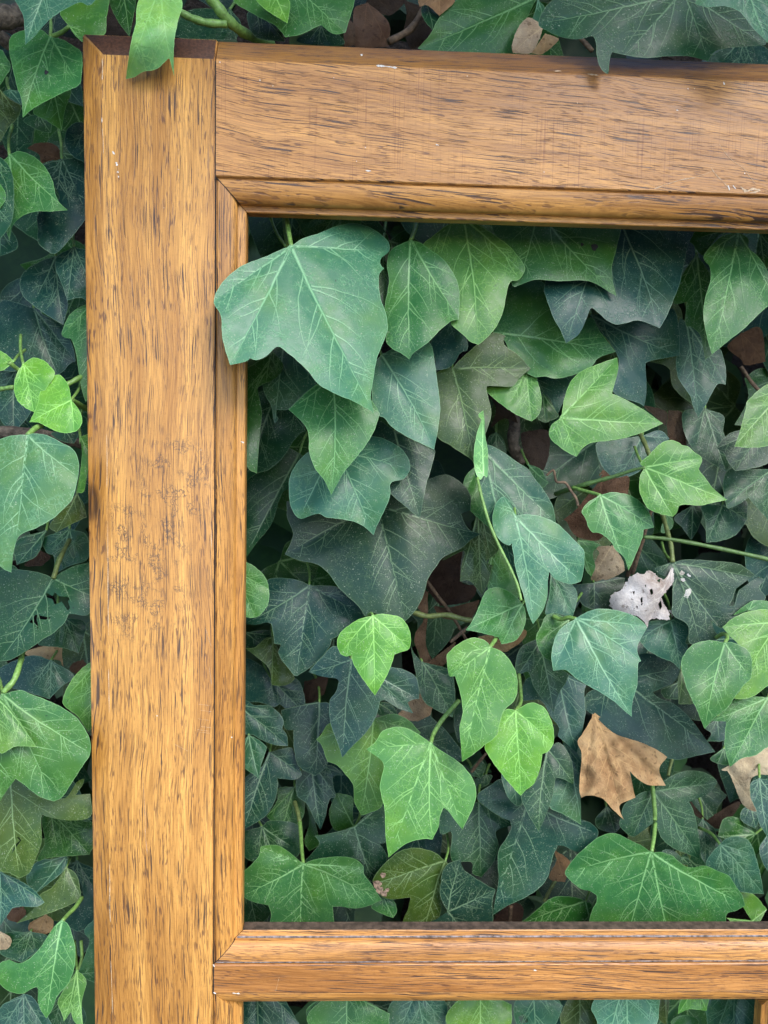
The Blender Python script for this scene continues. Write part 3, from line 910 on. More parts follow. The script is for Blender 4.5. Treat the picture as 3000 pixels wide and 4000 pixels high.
# curled leaf seen edge-on, with its pale underside turned up
lf('L', 42, 'b', '600,540;630,490;740,540;870,630;960,690;1010,760;1100,880;1160,990;1185,1120*;1100,1230;1000,1350;920,1550;905,1750*;850,1600;790,1440;700,1270;640,1110;570,900;535,760;530,640', ty=-3, tx=2)
lf('L', 33, 'pale', '600,740;570,775;530,700;520,560;545,400;580,290;556,250;597,214*;607,290;610,400;635,560;630,745', ty=0, curl=-3, label='upturned pale underside of a curled leaf')
stem('L', [(548, 760, 30), (580, 900, 24), (640, 1110, 17), (715, 1290, 11), (800, 1460, 5), (870, 1620, 0), (905, 1755, -4)], 1.0, 0.8, M_PETIOLE, hedge)
lf('L', 22, 'lb', '855,1070;820,970;760,910+;700,970;670,1090;700,1220;760,1290;810,1305;825,1290^;845,1400;860,1500;900,1640;920,1701;960,1851;1000,1946*;1080,1831;1115,1720;1120,1600;1130,1520^;1180,1580;1300,1620;1390,1600*;1410,1500;1415,1360;1370,1300;1250,1180;1180,1120;1050,1070;940,1055', ty=-3)
lf('L', 78, 'ol', '560,1000;480,1250;260,1430;440,1350;420,1480;408,1600*;480,1590;540,1650;590,1711*;640,1600;672,1470*;620,1440;720,1350;700,1260;600,1100', label='olive yellow leaf in the gap beside the broad dark leaf')
lf('L', 86, 'g', '560,640;440,780;480,1000;560,1090;640,1160*;660,900')
lf('L', 74, 'g', '700,1200;640,1440;620,1560;640,1700*;760,1760;900,1700;860,1450')
lf('L', 112, 'd', '700,390;640,430;630,560;700,605*;780,560;760,450')
lf('L', 76, 'g', '960,650;1060,690;1125,802*;1070,840;1000,760')
lf('M', 15, 'yg', '660,675;625,640;700,570;790,480;870,455;930,470;960,495^;1020,510;1060,550;1125,600+;1110,660;1095,690^;1150,760;1220,850;1327,938*;1200,965;1100,985;1000,975;940,985^;920,1040;890,1075*;780,1050;690,1010;640,930;615,840;625,740', parent=reach, ty=-2, tx=-2, label='bright pointed leaf with a small dark speck')
stem('M', [(660, 675, 15), (560, 700, 20), (440, 740, 26), (300, 780, 32), (120, 830, 42), (-60, 890, 70)], 0.8, 1.7, M_SHOOT, reach)
lf('M', 20, 'g', '300,900;200,960;150,1030+;180,1090;210,1170;240,1205^;300,1210;390,1280;420,1340;490,1400;530,1510*;580,1400;640,1250;650,1180^;735,1162*;700,1050;650,980;560,910;450,880;380,878', parent=reach, ty=-3, petiole=[(300, 902), (230, 880), (150, 860), (80, 838)], prad=1.2, poff=22)
lf('M', 78, 'gy', '640,420;530,435;400,460;270,480;285,600;340,700;440,785*;560,740;650,680;800,520;860,440*;780,375')
stem('M', [(620, 400, 70), (660, 480, 60), (700, 580, 52)], 1.6, 1.4, M_STEM, hedge)
stem('M', [(800, 1040, 60), (840, 1180, 62), (875, 1320, 62), (885, 1445, 58)], 1.4, 1.6, M_STEM, hedge)
stem('M', [(650, 1240, 64), (800, 1250, 63), (1000, 1280, 60), (1300, 1340, 58), (1659, 1420, 55), (1800, 1460, 55)], 1.3, 1.5, M_SHOOT, hedge)
stem('M', [(560, 1540, 90), (640, 1280, 86), (690, 1100, 84), (730, 980, 80)], 1.4, 1.2, M_TWIG, hedge, name='twig')
stem('M', [(520, 1560, 96), (600, 1350, 92), (660, 1180, 90)], 1.5, 1.3, M_TWIG, hedge, name='twig')
lf('M', 18, 'yg', '1790,40;1659,0;1500,130;1480,200;1440,350;1420,420;1388,505*;1500,515;1659,500;1780,420;1830,100')
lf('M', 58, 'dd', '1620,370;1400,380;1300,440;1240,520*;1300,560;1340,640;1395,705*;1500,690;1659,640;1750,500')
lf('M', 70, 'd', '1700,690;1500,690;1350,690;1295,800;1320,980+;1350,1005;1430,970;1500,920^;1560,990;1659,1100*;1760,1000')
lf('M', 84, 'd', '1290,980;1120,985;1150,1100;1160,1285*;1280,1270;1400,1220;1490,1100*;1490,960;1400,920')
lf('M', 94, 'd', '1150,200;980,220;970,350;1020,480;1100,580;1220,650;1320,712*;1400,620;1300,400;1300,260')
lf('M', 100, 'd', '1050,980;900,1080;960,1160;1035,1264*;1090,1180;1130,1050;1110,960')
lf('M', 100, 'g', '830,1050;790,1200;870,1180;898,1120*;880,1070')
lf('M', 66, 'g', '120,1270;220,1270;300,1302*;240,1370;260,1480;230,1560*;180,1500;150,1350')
lf('P', 58, 'dd', '885,-5;800,20;740,45+;800,100;880,120;885,300;890,420;1010,500;1020,640;1110,662*;1260,610;1230,560;1190,460^;1280,532*;1385,440;1500,370;1640,290;1590,200;1637,135*;1582,108^;1428,218^;1390,352^;1345,345^;1372,290^;1398,208^;1552,92^;1480,40;1400,0;1200,-20;1000,-30', ty=-2, label='dark leaf with a torn slit on its right side')
lf('P', 12, 'lb', '105,450;0,510;-64,600;-90,700;-94,790;-79,872*;20,865;100,930;180,980;290,1040;400,1110;480,1180;555,1244*;560,1130;600,980;605,820;632,793*;600,720;605,660;640,590;680,520*;640,470;560,420;450,385;300,368;180,400', ty=-3, petiole=[(105, 452), (40, 440), (-20, 455), (-80, 430)], prad=1.4, poff=14, label='pale green leaf with a blue mark near its stalk')
lf('P', 62, 'b', '870,470;850,462;690,475;650,560;615,622*;680,700;800,770;880,800;950,862*;960,800;1010,680;990,640;1025,550;1010,470;950,418+;900,435')
lf('P', 68, 'dgy', '470,950;200,1050;185,1190*;240,1230;330,1330;450,1420;600,1500;760,1540;850,1580;950,1590;1080,1560;1232,1528*;1150,1420;1040,1270;960,1190;880,1130;770,1090;725,1040^;790,1010;900,960;945,860+;920,820;800,750;700,730;600,750', ty=-3, label='large dark blue green leaf behind the dry brown leaf')
lf('P', 15, 'g', '1310,645;1180,625;1050,660;980,740;955,820;990,980;1040,1100;1080,1180;1145,1342*;1230,1250;1330,1170;1400,1070;1470,980;1520,930+;1530,800;1500,710;1440,670;1370,640', ty=-3, petiole=[(1310, 645), (1330, 600), (1300, 570), (1240, 600)], prad=1.3, poff=25)
lf('P', 30, 'yg', '1750,480;1659,378;1500,392;1385,440;1290,517*;1350,590;1420,660;1490,800;1450,1000;1380,1097*;1480,1098;1570,1060;1659,990;1800,900', label='yellow green leaf at the right behind a heart shaped one')
lf('P', 24, 'g', '1659,1090;1550,1080;1400,1100;1300,1200;1205,1277*;1320,1280^;1310,1400;1310,1500;1350,1652*;1450,1580;1550,1560;1640,1500;1800,1400*;1760,1150')
lf('P', 54, 'ol', '960,860;930,950;935,1142*;1060,1130;1030,1000')
lf('P', 94, 'd', '950,960;800,1020;810,1080;850,1102*;950,1090')
lf('P', 88, 'dgy', '1250,1260;1150,1330;1200,1380;1160,1442*;1310,1430;1330,1280')
lf('S', 74, 'd', '1300,50;1190,130;1250,172*;1340,180;1360,80')
lf('P', 72, 'dd', '250,160;60,180;110,230;150,330;250,382*;380,380;400,250;480,200;500,120*;380,110')
lf('P', 48, 'g', '1500,380;1380,420;1460,350;1540,300*;1660,310;1659,380')
lf('O', 46, 'b', '1150,80;1130,250;1100,410;1180,405;1320,442*;1360,260;1290,150')
lf('O', 27, 'g', '915,330;860,270;780,215;690,195;620,225;590,280;550,380;500,480;455,542*;540,555;640,580;720,600^;745,657*;850,630;910,560;940,470;935,380')
lf('O', 10, 'yg', '650,680;640,650^;590,615;500,605;400,650;330,710;300,750+;310,860;320,914*;365,912^;400,1010;425,1140;430,1220;405,1320;410,1400;425,1607*;500,1560;600,1480;690,1410;730,1300;760,1200;850,1110;875,1000;860,880;800,770;720,700', ty=-2, petiole=[(650, 682), (680, 640), (705, 600)], prad=1.4, poff=12)
lf('O', 14, 'y', '860,1195;840,1185^;770,1190;730,1290;700,1400;610,1470+;640,1560;740,1700;850,1831;900,1883*;950,1831;1010,1781;1060,1651;1075,1545^;1130,1520;1165,1460*;1170,1380;1150,1280;1100,1180;1040,1140;980,1130;900,1165', ty=-2, petiole=[(860, 1197), (900, 1130), (900, 1040), (885, 900)], prad=1.3, poff=25, label='vivid yellow green young leaf below the centre')
lf('O', 52, 'd', '1050,640;1020,620;930,660;880,720;855,840;880,902*;960,880;1000,990;1060,1080;1120,1150;1165,1207*;1210,1060;1270,960;1295,900*;1240,865;1160,800;1100,720')
lf('O', 64, 'gy', '1200,880;960,930;910,1050;915,1110;1060,1110;1150,1250;1210,1330;1200,1400^;1280,1470;1355,1542*;1400,1350;1425,1200;1415,1050;1430,990*;1350,940;1290,905', holes=['1158,1305;1190,1300;1210,1325;1205,1385;1170,1380'])
lf('O', 31, 'g', '1290,460;1200,415;1110,420;1060,520;1025,590;1040,680;1090,760;1145,792*;1160,680;1200,570')
stem('O', [(30, 400, 74), (150, 430, 72), (300, 420, 70), (470, 460, 66), (620, 470, 64)], 1.9, 1.7, M_STEM, hedge)
stem('O', [(130, 130, 88), (240, 280, 86), (330, 400, 90), (460, 620, 94)], 1.2, 1.1, M_TWIG, hedge, name='twig')
stem('O', [(330, 640, 70), (400, 580, 72), (470, 520, 74)], 1.1, 1.3, M_TWIG, hedge, name='twig')
lf('N', 46, 'g', '20,60;60,-40;125,-12;200,30;280,110;312,210+;305,330;250,410;200,440+;110,430;0,350')
lf('N', 72, 'dgy', '640,180;560,140;450,122;310,130;200,250;60,430;120,492*;200,500;290,480;330,490^;345,560;355,650^;410,660^;385,725^;420,790;470,850;510,905;540,912*;640,850;740,760;800,680;825,610^;870,590;970,510;1085,422*;1030,340;950,260;880,195;750,180', ty=-3, label='blue green leaf with a nibbled left edge below the centre')
lf('N', 8, 'y', '1155,425;1050,450;950,510;880,580;865,660;890,730+;940,755;980,745^;1000,820;1060,920;1170,1072*;1240,960;1290,860;1330,740^;1380,720;1450,690+;1460,580;1430,500;1380,440;1280,415;1200,412', ty=-2, label='small brightest leaf with three rounded lobes in front of dark leaves', petiole=[(1155, 425), (1140, 405), (1120, 420)], prad=1.0, poff=15)
lf('N', 50, 'dgy', '980,780;850,670;740,760;630,882*;740,915;850,930;880,960^;850,1050;810,1100;800,1200;820,1330;870,1460;905,1574*;1000,1470;1100,1370;1180,1240;1210,1120^;1260,1110;1370,1180;1480,1217*;1435,1130^;1480,1105;1525,1100*;1530,1030;1500,920;1400,860;1300,840;1150,790', ty=-3)
lf('N', 88, 'ol', '340,600;280,610;200,680;120,687*;200,750;310,850;335,987*;440,990;520,930;450,820;390,700')
lf('N', 98, 'dgy', '320,930;250,830;115,770;60,900;100,1100;250,1130;350,1165;400,1140^;470,1190;610,1227*;600,1080;560,960;500,930;400,970')
lf('N', 82, 'dgy', '60,1150;115,1110;200,1150;300,1150;380,1200;430,1270;420,1340^;460,1400;465,1482*;350,1470;250,1430;180,1390;100,1380;0,1300')
lf('N', 92, 'dgy', '720,1130;560,1150;410,1192*;440,1335;510,1350^;515,1500;550,1640;640,1700;690,1722*;780,1640;800,1480;720,1400;805,1300;800,1140')
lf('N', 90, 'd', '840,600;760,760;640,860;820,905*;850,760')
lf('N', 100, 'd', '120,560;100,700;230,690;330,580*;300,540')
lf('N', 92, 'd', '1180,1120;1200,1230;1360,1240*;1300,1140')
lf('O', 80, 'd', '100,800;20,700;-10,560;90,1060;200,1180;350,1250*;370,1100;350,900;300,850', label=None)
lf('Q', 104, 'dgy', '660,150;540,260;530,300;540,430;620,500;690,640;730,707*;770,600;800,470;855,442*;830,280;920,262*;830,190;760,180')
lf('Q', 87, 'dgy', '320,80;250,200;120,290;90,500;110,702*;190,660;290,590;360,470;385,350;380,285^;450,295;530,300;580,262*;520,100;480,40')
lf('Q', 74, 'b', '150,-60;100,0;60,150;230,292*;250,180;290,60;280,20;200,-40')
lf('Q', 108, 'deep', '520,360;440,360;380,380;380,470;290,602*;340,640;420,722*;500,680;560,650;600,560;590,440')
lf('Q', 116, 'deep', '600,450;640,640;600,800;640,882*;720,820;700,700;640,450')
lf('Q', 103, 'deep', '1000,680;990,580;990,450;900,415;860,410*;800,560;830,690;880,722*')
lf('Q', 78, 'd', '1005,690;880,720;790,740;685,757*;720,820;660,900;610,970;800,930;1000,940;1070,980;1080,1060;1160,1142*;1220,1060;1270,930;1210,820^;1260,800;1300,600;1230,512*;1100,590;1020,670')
lf('Q', 46, 'g', '590,985;490,900;400,840;330,830;243,842*;230,920;170,990;105,1050;60,1150;100,1240+;180,1290;310,1320^;330,1400;325,1560;560,1700*;820,1560;830,1330^;900,1330;1000,1345;1100,1330;1227,1278*;1150,1160;1080,1060;1075,1000+;1000,940;860,925;700,945;620,970', ty=-1, petiole=[(590, 987), (578, 880), (572, 760), (562, 640)], prad=1.5, poff=40, label='five pointed green leaf above the cross rail by the upright')
lf('Q', 98, 'd', '255,680;340,630;560,680;560,900;400,1002*;170,960;100,900;60,750')
lf('Q', 90, 'd', '150,1200;100,1260;110,1450;220,1500*;320,1400;310,1330')
lf('N', 67, 'yg', '1160,1260;1000,1250;800,1300;740,1380;697,1427*;740,1480;785,1607^;870,1640;930,1710;990,1785;1000,1870;1005,1940;1060,2042*;1130,2020;1230,1960;1300,1700;1540,1372*;1440,1270;1320,1220', ty=-3)
lf('R', 12, 'yg', '172,5;260,70;360,130;440,200;510,290;540,400;530,480;490,580;428,704*;370,630;320,560;275,530^;245,600;235,680;185,787*;100,782;0,808;-71,850;-171,932*;-196,740;-201,560;-226,440;-241,340;-208,200;-235,140;-351,58*;-271,-12;-231,-81;-150,-121;-51,-121;48,-81', ty=-2, petiole=[(172, 8), (195, -70), (270, -190), (400, -340)], prad=1.5, poff=22, label='large fresh green leaf with a long stalk, lower middle of the opening')
lf('R', 60, 'dgy', '960,480;850,480;760,300;650,350;560,410;548,462*;640,540;740,600;810,630^;825,690;780,780;720,880;715,1000;720,1130;670,1402*;800,1320;950,1250;1060,1170;1120,1090;1140,1000;1170,900;1200,835^;1260,840;1370,890;1450,850;1530,742+;1480,660;1380,620;1200,560;1100,520', ty=-2, label='long dark three lobed leaf pointing down to the cross rail')
lf('R', 54, 'b', '1250,0;1180,290;1130,480;1150,540;1240,580;1390,667*;1385,480;1375,300;1390,270;1440,237*;1380,120;1340,60')
lf('R', 44, 'd', '1120,60;1070,200;1000,350;905,430;950,560;1045,720*;1100,600;1160,430;1185,290;1260,300;1330,337*;1320,180;1270,60;1200,0')
lf('R', 56, 'b', '800,200;745,260;760,350;800,450;870,520*;910,490;890,400')
lf('R', 80, 'd', '560,480;400,520;260,560;250,740;340,730;340,950;500,970;510,1060;580,1092*;680,970;720,830;700,720;830,672*;800,620;680,540')
lf('R', 100, 'd', '500,200;490,260;580,290*;615,200;570,140')
lf('R', 104, 'd', '620,260;530,300;540,380;640,340*;670,270')
o = lf('R', 54, 'ol', '290,960;200,890;90,858;-10,858;-110,900;-221,1000;-281,1080;-296,1142+;-231,1240;-151,1270;8,1255^;-12,1350;-50,1480;100,1652*;230,1450;270,1200;260,1100;320,1000', ty=-1, label='olive leaf with a rotten brown spot on its left lobe')
for u, v, r in ((-262, 1150, 34), (-240, 1200, 30), (-205, 1225, 24), (-215, 1075, 22), (-180, 1195, 16)): blob('R', u, v, r, M_BLOTCH, o, 'rotten_spot')
lf('R', 46, 'dd', '310,1370;250,1250;255,1120;270,1040;310,985;412,942*;440,1030;600,1140;695,1192*;670,1300;665,1480;500,1602*;300,1600;150,1480;220,1430', ty=-1)
lf('R', 56, 'deep', '1425,1290;1370,1260;1230,1245;1140,1265;1060,1330;980,1400;880,1477*;900,1600;1300,1650;1480,1600*;1480,1330', ty=-1)
lf('Q', 64, 'g', '1240,1250;1140,1330;1230,1390;1320,1422*;1350,1360;1320,1280')
lf('S', 44, 'g', '715,890;640,840;540,790;450,745;380,735;290,765;180,850;80,950;15,1052+;60,1120;140,1185;220,1205;270,1240^;270,1300;235,1360;230,1500;500,1700*;900,1720*;1300,1600;1320,1400;1400,1365;1475,1322*;1450,1240;1390,1150;1340,1080;1250,1040;1150,1000;1050,1015^;980,1000;920,950;890,920;800,890', ty=-1, petiole=[(715, 892), (740, 720), (742, 560), (722, 350)], prad=1.6, poff=38, label='wide green leaf resting behind the cross rail on the right')
lf('S', 60, 'b', '1270,825;1200,900;1155,980;1180,1060;1300,1080;1400,1190;1500,1220;1625,1227*;1600,1080;1570,960;1530,840;1480,780;1400,760;1320,780', ty=-1, petiole=[(1270, 825), (1200, 740), (1100, 690)], prad=1.2, poff=25)
lf('S', 84, 'd', '735,400;650,400;500,500;470,600;460,680;560,762+;640,720;740,660;800,780;900,860;1000,900;1105,947*;1110,850;1080,650;1050,540;1015,480^;1080,455;1180,410;1245,322+;1180,260;1080,230;950,240;850,290;790,330')
lf('S', 74, 'd', '960,930;880,870;800,880;850,950;1040,1002*;1000,900')
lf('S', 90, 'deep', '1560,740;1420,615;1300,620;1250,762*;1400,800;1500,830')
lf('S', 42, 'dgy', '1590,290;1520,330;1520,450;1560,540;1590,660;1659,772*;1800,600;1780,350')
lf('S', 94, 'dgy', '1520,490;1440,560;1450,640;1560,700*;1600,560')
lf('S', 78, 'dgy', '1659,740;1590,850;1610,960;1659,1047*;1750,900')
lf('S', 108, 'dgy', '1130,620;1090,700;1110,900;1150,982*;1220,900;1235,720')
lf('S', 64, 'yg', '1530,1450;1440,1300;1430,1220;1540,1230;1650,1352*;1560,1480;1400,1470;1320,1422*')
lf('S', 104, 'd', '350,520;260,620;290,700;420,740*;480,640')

# --- below the cross rail
lf('U', 60, 'dgy', '1240,700;1160,800;1150,1000;1250,1202*;1450,1150;1530,1002*;1400,800')
lf('U', 52, 'g', '1700,800;1590,880;1570,932+;1620,1102*;1800,1002*;1800,850')
lf('F', 50, 'g', '750,2140;690,2165;665,2210;750,2262*;830,2240;842,2190*')
lf('F', 62, 'b', '900,2140;842,2170;850,2230;920,2270*;962,2220;960,2160')
lf('F', 56, 'yg', '1040,2140;985,2165;965,2212;1040,2265*;1100,2220;1105,2170*')
lf('T', 64, 'b', '130,750;20,850;30,1000;150,1152*;280,1000;330,880*;250,780', holes=['40,950;70,930;100,940;105,985;60,990'])
lf('T', 72, 'ol', '440,700;330,900;320,1000;440,1202*;560,1000;540,840')
lf('T', 50, 'lb', '740,680;600,760;515,880;550,980;600,1202*;760,1252*;900,1150;950,950*;940,780')
lf('T', 44, 'y', '1200,750;1095,840;1075,932*;1150,900;1260,910*;1275,800')
lf('T', 60, 'b', '1450,700;1270,830;1260,950;1300,1152*;1450,1202*;1600,1050;1590,780')
lf('T', 66, 'g', '1130,1100;1030,990;1080,945;1150,940;1210,980;1200,1102*')
lf('T', 76, 'ol', '980,720;950,850;950,960;1000,1002*;1020,840')

# --- left of the upright
lf('A', -10, 'lb', '330,-140;105,-40;120,40;150,100;160,200;163,292*;230,230;270,180;330,120;420,60;520,15;580,35;618,0*;600,-100', ty=-3)
lf('A', 32, 'yg', '450,170;390,90;430,20;550,-60;700,-40;690,120;680,220;600,230;530,272*;470,210', petiole=[(450, 170), (400, 210), (330, 240)], prad=1.4, poff=12)
lf('A', 44, 'deep', '800,-40;710,0;760,130;840,237*;860,130;880,-10')
lf('A', -16, 'pale', '1040,-110;900,0;880,150;850,270;830,400;815,512*;870,500;930,465;1020,445;1090,380;1105,400;1128,492*;1125,380;1130,260;1150,150;1178,0', parent=over, ty=1, curl=5, cup=0.5, nerve=0.3, label='curled leaf showing its pale underside over the corner of the frame')
stem('A', [(1160, 75, 10), (1250, 120, 11), (1350, 150, 12), (1470, 155, 14)], 1.9, 2.2, M_PETIOLE, over)
stem('A', [(1330, -60, 8), (1400, 30, 10), (1470, 120, 14), (1560, 200, 24), (1680, 262, 48), (1760, 290, 70)], 3.2, 2.6, M_PETIOLE, over)
lf('A', 12, 'g', '325,238;270,195;200,190;110,210;65,250;60,330;80,430;110,560;140,650;147,762*;220,700;330,640;430,590;510,552+;530,480;530,350;480,300;400,255', ty=-3)
blob('A', 300, 468, 14, M_SPOT, bpy.data.objects[hedge.children[-1].name], 'black_spot')
lf('A', 36, 'g', '350,600;215,720;300,780;400,847*;420,720;460,580')
lf('A', 18, 'g', '-60,400;0,320;40,370;70,432+;40,490;0,552*;-80,500')
lf('A', 46, 'ol', '-20,560;60,640;135,690;110,770;60,820;0,922*;-80,800')
lf('A', 56, 'b', '60,580;20,600;100,660;140,682*;130,600')
lf('A', 84, 'd', '250,730;150,780;260,850;330,862*;330,780')
lf('A', 52, 'dgy', '560,800;500,790;440,830;418,900;430,960;480,1020;540,1050;600,1102*;620,900')
lf('A', 30, 'g', '60,1000;130,980;220,1015;290,1080;340,1170;370,1290;437,1362*;330,1370;220,1372;130,1410;80,1470;60,1562*;20,1400;0,1100', ty=-3)
lf('A', 20, 'd', '-40,1000;30,1040;80,1130;92,1280;80,1420;40,1500;0,1547*;-90,1300')
lf('A', 13, 'g', '-60,1150;0,1190;40,1275;0,1352*;-60,1300')
lf('A', 42, 'd', '0,1480;70,1490;115,1570;100,1620;0,1662*;-60,1550')
lf('A', 50, 'dgy', '400,1030;300,1060;270,1090;340,1180;380,1290;250,1380;245,1480;250,1580;330,1642*;380,1630;540,1440;600,1300;560,1040')
lf('D', 60, 'dgy', '360,0;270,30;180,80;130,150;140,240;190,300;300,380;410,447*;440,300;400,130')
lf('D', 45, 'dgy', '480,-60;370,0;360,80;400,180;435,287*;520,270;600,280;620,0')
lf('D', 72, 'dgy', '220,340;100,300;0,300;-60,500;0,720;130,750;370,767+;450,700;490,682*;470,580;400,450;300,390', ty=-2)
lf('D', 42, 'g', '600,300;500,340;440,400;400,512+;460,540;490,620;510,750;530,870;556,947*;640,800;640,500')
lf('D', 16, 'y', '150,700;110,760;90,850;110,930;160,980;220,1012*;260,950;300,860;355,770;330,720;280,675;210,660', parent=young)
lf('D', 8, 'y', '460,935;450,860;420,800;370,768;300,820;260,880;240,970;190,1077*;250,1080;330,1120;400,1145;480,1140+;525,1100;530,1040;500,980', parent=young)
lf('D', 15, 'y', '90,680;30,630;-40,610;-60,740;20,742*;75,700', parent=young)
stem('D', [(-80, 875, 24), (0, 862, 22), (90, 850, 20)], 1.5, 1.3, M_PETIOLE, young)
stem('D', [(430, 835, 20), (505, 795, 24), (600, 740, 34)], 1.5, 1.6, M_PETIOLE, young)
stem('D', [(460, 930, 12), (520, 970, 26), (600, 1000, 40)], 1.7, 2.0, M_PETIOLE, young)
stem('D', [(60, 690, 14), (110, 730, 19), (150, 760, 22)], 1.3, 1.2, M_PETIOLE, young)
lf('D', -8, 'lb', '180,1160;100,1160;0,1190;-150,1300;-200,1600;-120,1850;0,2010;73,2051*;92,1900;130,1810;240,1760;330,1710;400,1650;470,1570;505,1430+;510,1330;470,1250;400,1210;300,1160;220,1150', ty=-2, petiole=[(180, 1160), (225, 1120), (270, 1095)], prad=1.7, poff=16, label='big pale leaf at the left edge beside the upright')
lf('D', 36, 'ol', '500,1540;545,1610;562,1692*;440,1750;365,1792*;320,1750;400,1640')
lf('D', 26, 'yg', '520,1170;530,1300;500,1532*;540,1530;560,1450;600,1170')
lf('D', 56, 'd', '420,1130;330,1150;400,1200;480,1217*;510,1140')
lf('D', 78, 'dgy', '100,740;-40,800;0,1050;90,1147*;200,1010;190,880')
lf('E', 30, 'd', '345,430;280,400;150,375;0,380;-100,500;-80,800;0,967*;60,960;140,920;230,860;300,810;340,790;415,720;445,660^;480,662;570,665;640,560*;640,330;570,330;480,350;400,390', ty=-2, holes=['280,545;300,520;340,545;355,520;380,545;460,555;440,580;455,620;440,640;400,580;355,600;340,565', '190,715;230,665;330,685;310,700;240,690;250,770;235,730'], label='dark leaf eaten through with ragged pale edged holes')
stem('E', [(20, 1170, 8), (90, 1090, 12), (130, 980, 22), (150, 900, 36)], 1.8, 1.6, M_PETIOLE, hedge)
stem('E', [(345, 430, 30), (390, 300, 40), (450, 180, 56)], 1.4, 1.4, M_STEM, hedge)
lf('E', 62, 'd', '300,120;130,170;90,250;110,342*;240,280')
lf('E', 64, 'd', '450,110;280,170;300,260;350,290;350,402*;450,350;570,300;560,150')
lf('E', 62, 'dgy', '330,960;200,930;0,1010;-50,1100;150,1160;320,1212*;400,1130;480,1060')
lf('E', 44, 'yg', '640,950;560,990;470,1080;410,1200;420,1260;500,1320;570,1422*;680,1300')
lf('E', 5, 'g', '15,1180;130,1155;200,1180;330,1230;440,1290;520,1360;580,1470;585,1562+;540,1640;500,1700;450,1780;400,1850;350,1876*;250,1840;160,1770;100,1729^;55,1790;0,1872*;-120,1700;-150,1300', ty=-2, label='big rounded green leaf low at the left edge')
lf('E', -3, 'yg', '-30,1200;20,1220;110,1330;235,1522*;100,1520;0,1560;-60,1400')
lf('E', 67, 'd', '400,680;300,800;250,860;400,880;510,914*;555,720')
lf('G', 22, 'ol', '60,-20;110,70;200,150;300,200;430,190;500,90;545,70*;540,100;490,175^;585,167*;590,310;470,340;350,325;280,303^;265,340;270,470;230,590;190,680;125,714*;60,680;0,660;-100,500;-60,200', ty=-2, holes=['75,555;95,500;130,470;110,450;118,445;138,468;100,520'], label='olive star shaped leaf with a dark split')
lf('G', 46, 'deep', '330,280;270,330;290,480;240,600;330,580;580,562*;640,400;500,300')
lf('G', 43, 'gy', '430,570;330,590;250,600;170,700;210,832*;300,760;400,680;435,620')
lf('G', 18, 'gy', '0,675;130,730;230,800;290,872*;230,900;100,900;50,950;0,1022*;-100,850')
lf('G', 40, 'ol', '430,640;340,770;260,820;230,900;105,1007*;260,960;400,910;530,852*;500,700')
lf('G', 62, 'dgy', '500,600;420,650;520,740;530,860;420,1000;500,1062*;600,1000;640,700')
lf('G', 5, 'g', '405,990;350,1030;310,1090;240,1190;150,1260;100,1260;60,1242*;0,1267+;-30,1350;20,1420;80,1455;150,1460;240,1420;245,1510;265,1570;300,1622*;340,1560;370,1480;440,1400;480,1300;488,1180;470,1090;440,1010', ty=-2, petiole=[(405, 990), (440, 950), (490, 900), (530, 840)], prad=1.4, poff=25, label='boot shaped green leaf in the bottom left corner')
lf('G', 23, 'yg', '500,1310;440,1400;375,1510;400,1590;415,1642*;460,1580^;480,1640;540,1702*;530,1520;560,1380')
lf('G', 30, 'b', '500,1340;540,1240;580,1120;545,1060;590,1000;660,1000;640,1402*;560,1370', petiole=[(500, 1340), (530, 1230), (525, 1120)], prad=1.1, poff=16)
lf('G', 26, 'gy', '155,1465;60,1510;0,1555;-60,1700;150,1802*;330,1700;300,1600;240,1520;200,1475')
lf('G', 62, 'd', '200,1060;0,1080;0,1200;140,1262*;250,1180;310,1090')
lf('G', 66, 'd', '420,1420;310,1560;330,1700*;480,1720;560,1600')

# --- over the top
lf('B', 22, 'g', '200,-150;0,-40;-150,0;0,100;130,170;190,242*;300,220;420,160^;500,220;580,212*;610,110;640,0;620,-100', ty=-2)
lf('B', 8, 'y', '100,-80;0,-20;60,60;205,152*;215,0')
lf('B', 38, 'dd', '0,50;-60,100;0,240;190,272*;150,180;80,120')
lf('A', 52, 'd', '1490,60;1250,60;1160,130;1150,240;1530,262*;1560,150')
lf('B', 47, 'd', '420,165;260,260;400,302*;570,285;520,210')
lf('B', 44, 'g', '1820,-20;1500,-60;1300,0;1190,110;1130,220;1048,314*;1250,370;1650,392*;1720,200', ty=-1)
lf('C', 40, 'b', '170,0;135,122*;180,150;215,60')
lf('C', -7, 'd', '1110,-60;900,-60;400,-40;240,20;170,152+;230,200;320,240;430,255;520,235;545,280;550,370;580,450;620,480*;640,350;700,350;850,375;1000,365;1150,365;1270,397*;1350,320;1640,292*;1659,200;1400,-60', ty=-1, cup=0.6, label='big dark yellow veined leaf with one point hanging over the top rail')
lf('C', -28, 'lb', '1500,-150;1200,0;1260,45;1380,40;1480,80;1560,180;1659,277*;1800,100', ty=-1, label='bright leaf corner at the top right')
lf('C', 46, 'dgy', '1500,250;1350,325;1260,400;1450,482*;1700,450;1659,320')
lf('B', 50, 'd', '1100,0;1070,60;1090,130;1150,202*;1190,100')
stem('A', [(-60, 120, 30), (40, 110, 34), (140, 90, 44), (220, 40, 70)], 7.0, 5.0, M_BARK, hedge, name='woody_vine')
stem('A', [(-40, 200, 60), (120, 330, 70), (300, 400, 80)], 4.0, 3.0, M_BARK, hedge, name='woody_vine')
stem('E', [(-40, -520, 60), (180, -510, 60), (380, -480, 64), (560, -430, 70)], 4.0, 3.4, M_BARK, hedge, name='woody_vine')
stem('L', [(800, 100, 120), (850, 300, 116), (840, 480, 110), (900, 640, 118)], 4.5, 4.0, M_BARK, hedge, name='woody_vine')
